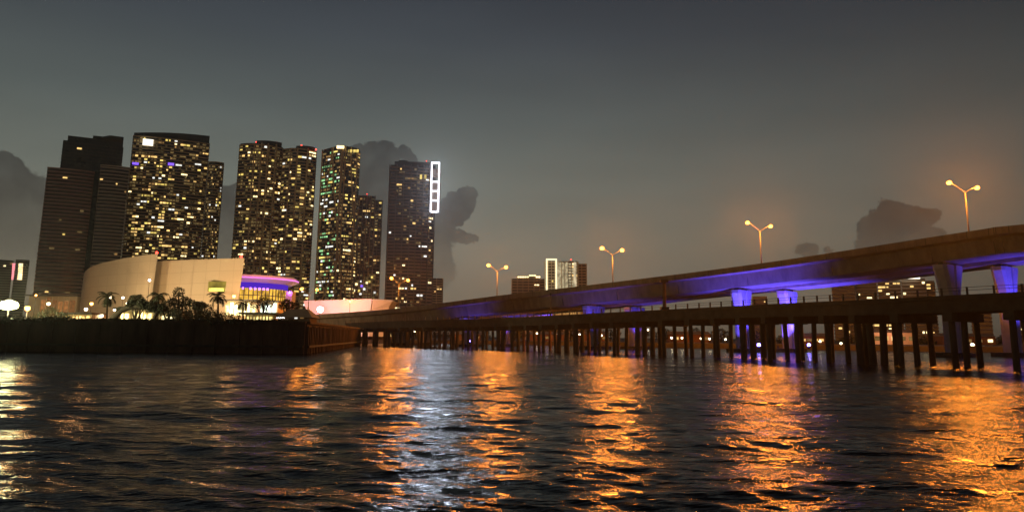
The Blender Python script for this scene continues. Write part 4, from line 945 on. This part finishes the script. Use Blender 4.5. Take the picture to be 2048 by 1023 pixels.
light('POINT', 'shed_light', (a.x, 283, 7), (1, .42, .25), 2200, None, shadow_soft_size=.4).name = 'shed_light'
g_ = [(760, 653), (840, 655), (905, 655), (960, 656), (1030, 655), (1090, 655), (1140, 654), (1220, 654), (1280, 652), (1330, 656), (1390, 655), (1440, 656), (1520, 660), (1575, 664), (1625, 664), (1700, 668), (1850, 672), (1920, 666), (2010, 668), (2060, 664)]
lab_t = ['dark tree on the far shore, {} from the left under the bridges']
for i, (px, py) in enumerate(g_):
    Yd = 362 if px < 1300 else 330 if px < 1560 else 305
    bushy('shore_tree', [(px, py + 9, 11), (px - 12, py + 14, 10), (px + 12, py + 13, 10)], Yd, f'dark tree on the far shore, {nm[i]} from the left under the bridges', 'tree', True, 1.0, .8, 1.6, 'trees on the far shore')
# two cars' worth of light on the low road: purple-lit arcade seen between the decks
ar = block(1053, 1163, 622, 420, 'low arcade glowing violet at its left half, between trestle deck and highway deck', 'tan', 'pale', .0, name='arcade_building', fin=2.6, finmat=S['pale'])
for i in range(12):
    a = at(1057 + i * 4.1, 628, 418); MB().box((a.x, a.y, a.z), (.9, .4, 1.3)).build('violet_window', W['violet'], ar)
for i in range(13):
    a = at(1108 + i * 4.3, 625, 418); MB().box((a.x, a.y, a.z), (.8, .4, 1.7)).build('pale_window', W['dim'], ar)
print('piles', cnt)

# ------------------------------------------------------------------ humid evening air
hm = bpy.data.materials.new('haze'); hm.use_nodes = True; nt = hm.node_tree; nt.nodes.clear()
o = nt.nodes.new('ShaderNodeOutputMaterial'); v = nt.nodes.new('ShaderNodeVolumePrincipled')
v.inputs['Color'].default_value = (.86, .88, .9, 1); v.inputs['Density'].default_value = .00010; v.inputs['Anisotropy'].default_value = .78
nt.links.new(v.outputs[0], o.inputs['Volume'])
hb = MB().box((500, 795, 155), (4020, 2210, 320)); h = hb.build('haze', hm); tag(h, kind='stuff')

# ragged scrub along the top of the sea wall
sb = MB(); x = -30
while x < 600:
    r_ = random.uniform(3, 8) * (1.2 if x < 130 or 350 < x < 450 else .55); c = at(x, 649 - r_ * .3 - (x / 600) * 3, 142 if x < 420 else 140); rm_ = r_ * 142 / F; c.z = LZ + .75 + rm_ * .2; rm = r_ * 147 / F
    for _ in range(90):
        v = Vector(rng.normal(size=3)).normalized() * rm * random.uniform(.2, 1.15); p = c + Vector((v.x * 1.6, v.y, v.z)); a = Vector(rng.normal(size=3)).normalized() * .28; b_ = Vector(rng.normal(size=3)).normalized() * .2
        sb.add([p - a, p + b_, p + a, p - b_], [(0, 1, 2, 3)])
    x += r_ * random.uniform(1.2, 2.6)
tag(sb.build('scrub', MT['leaf']), kind='stuff')
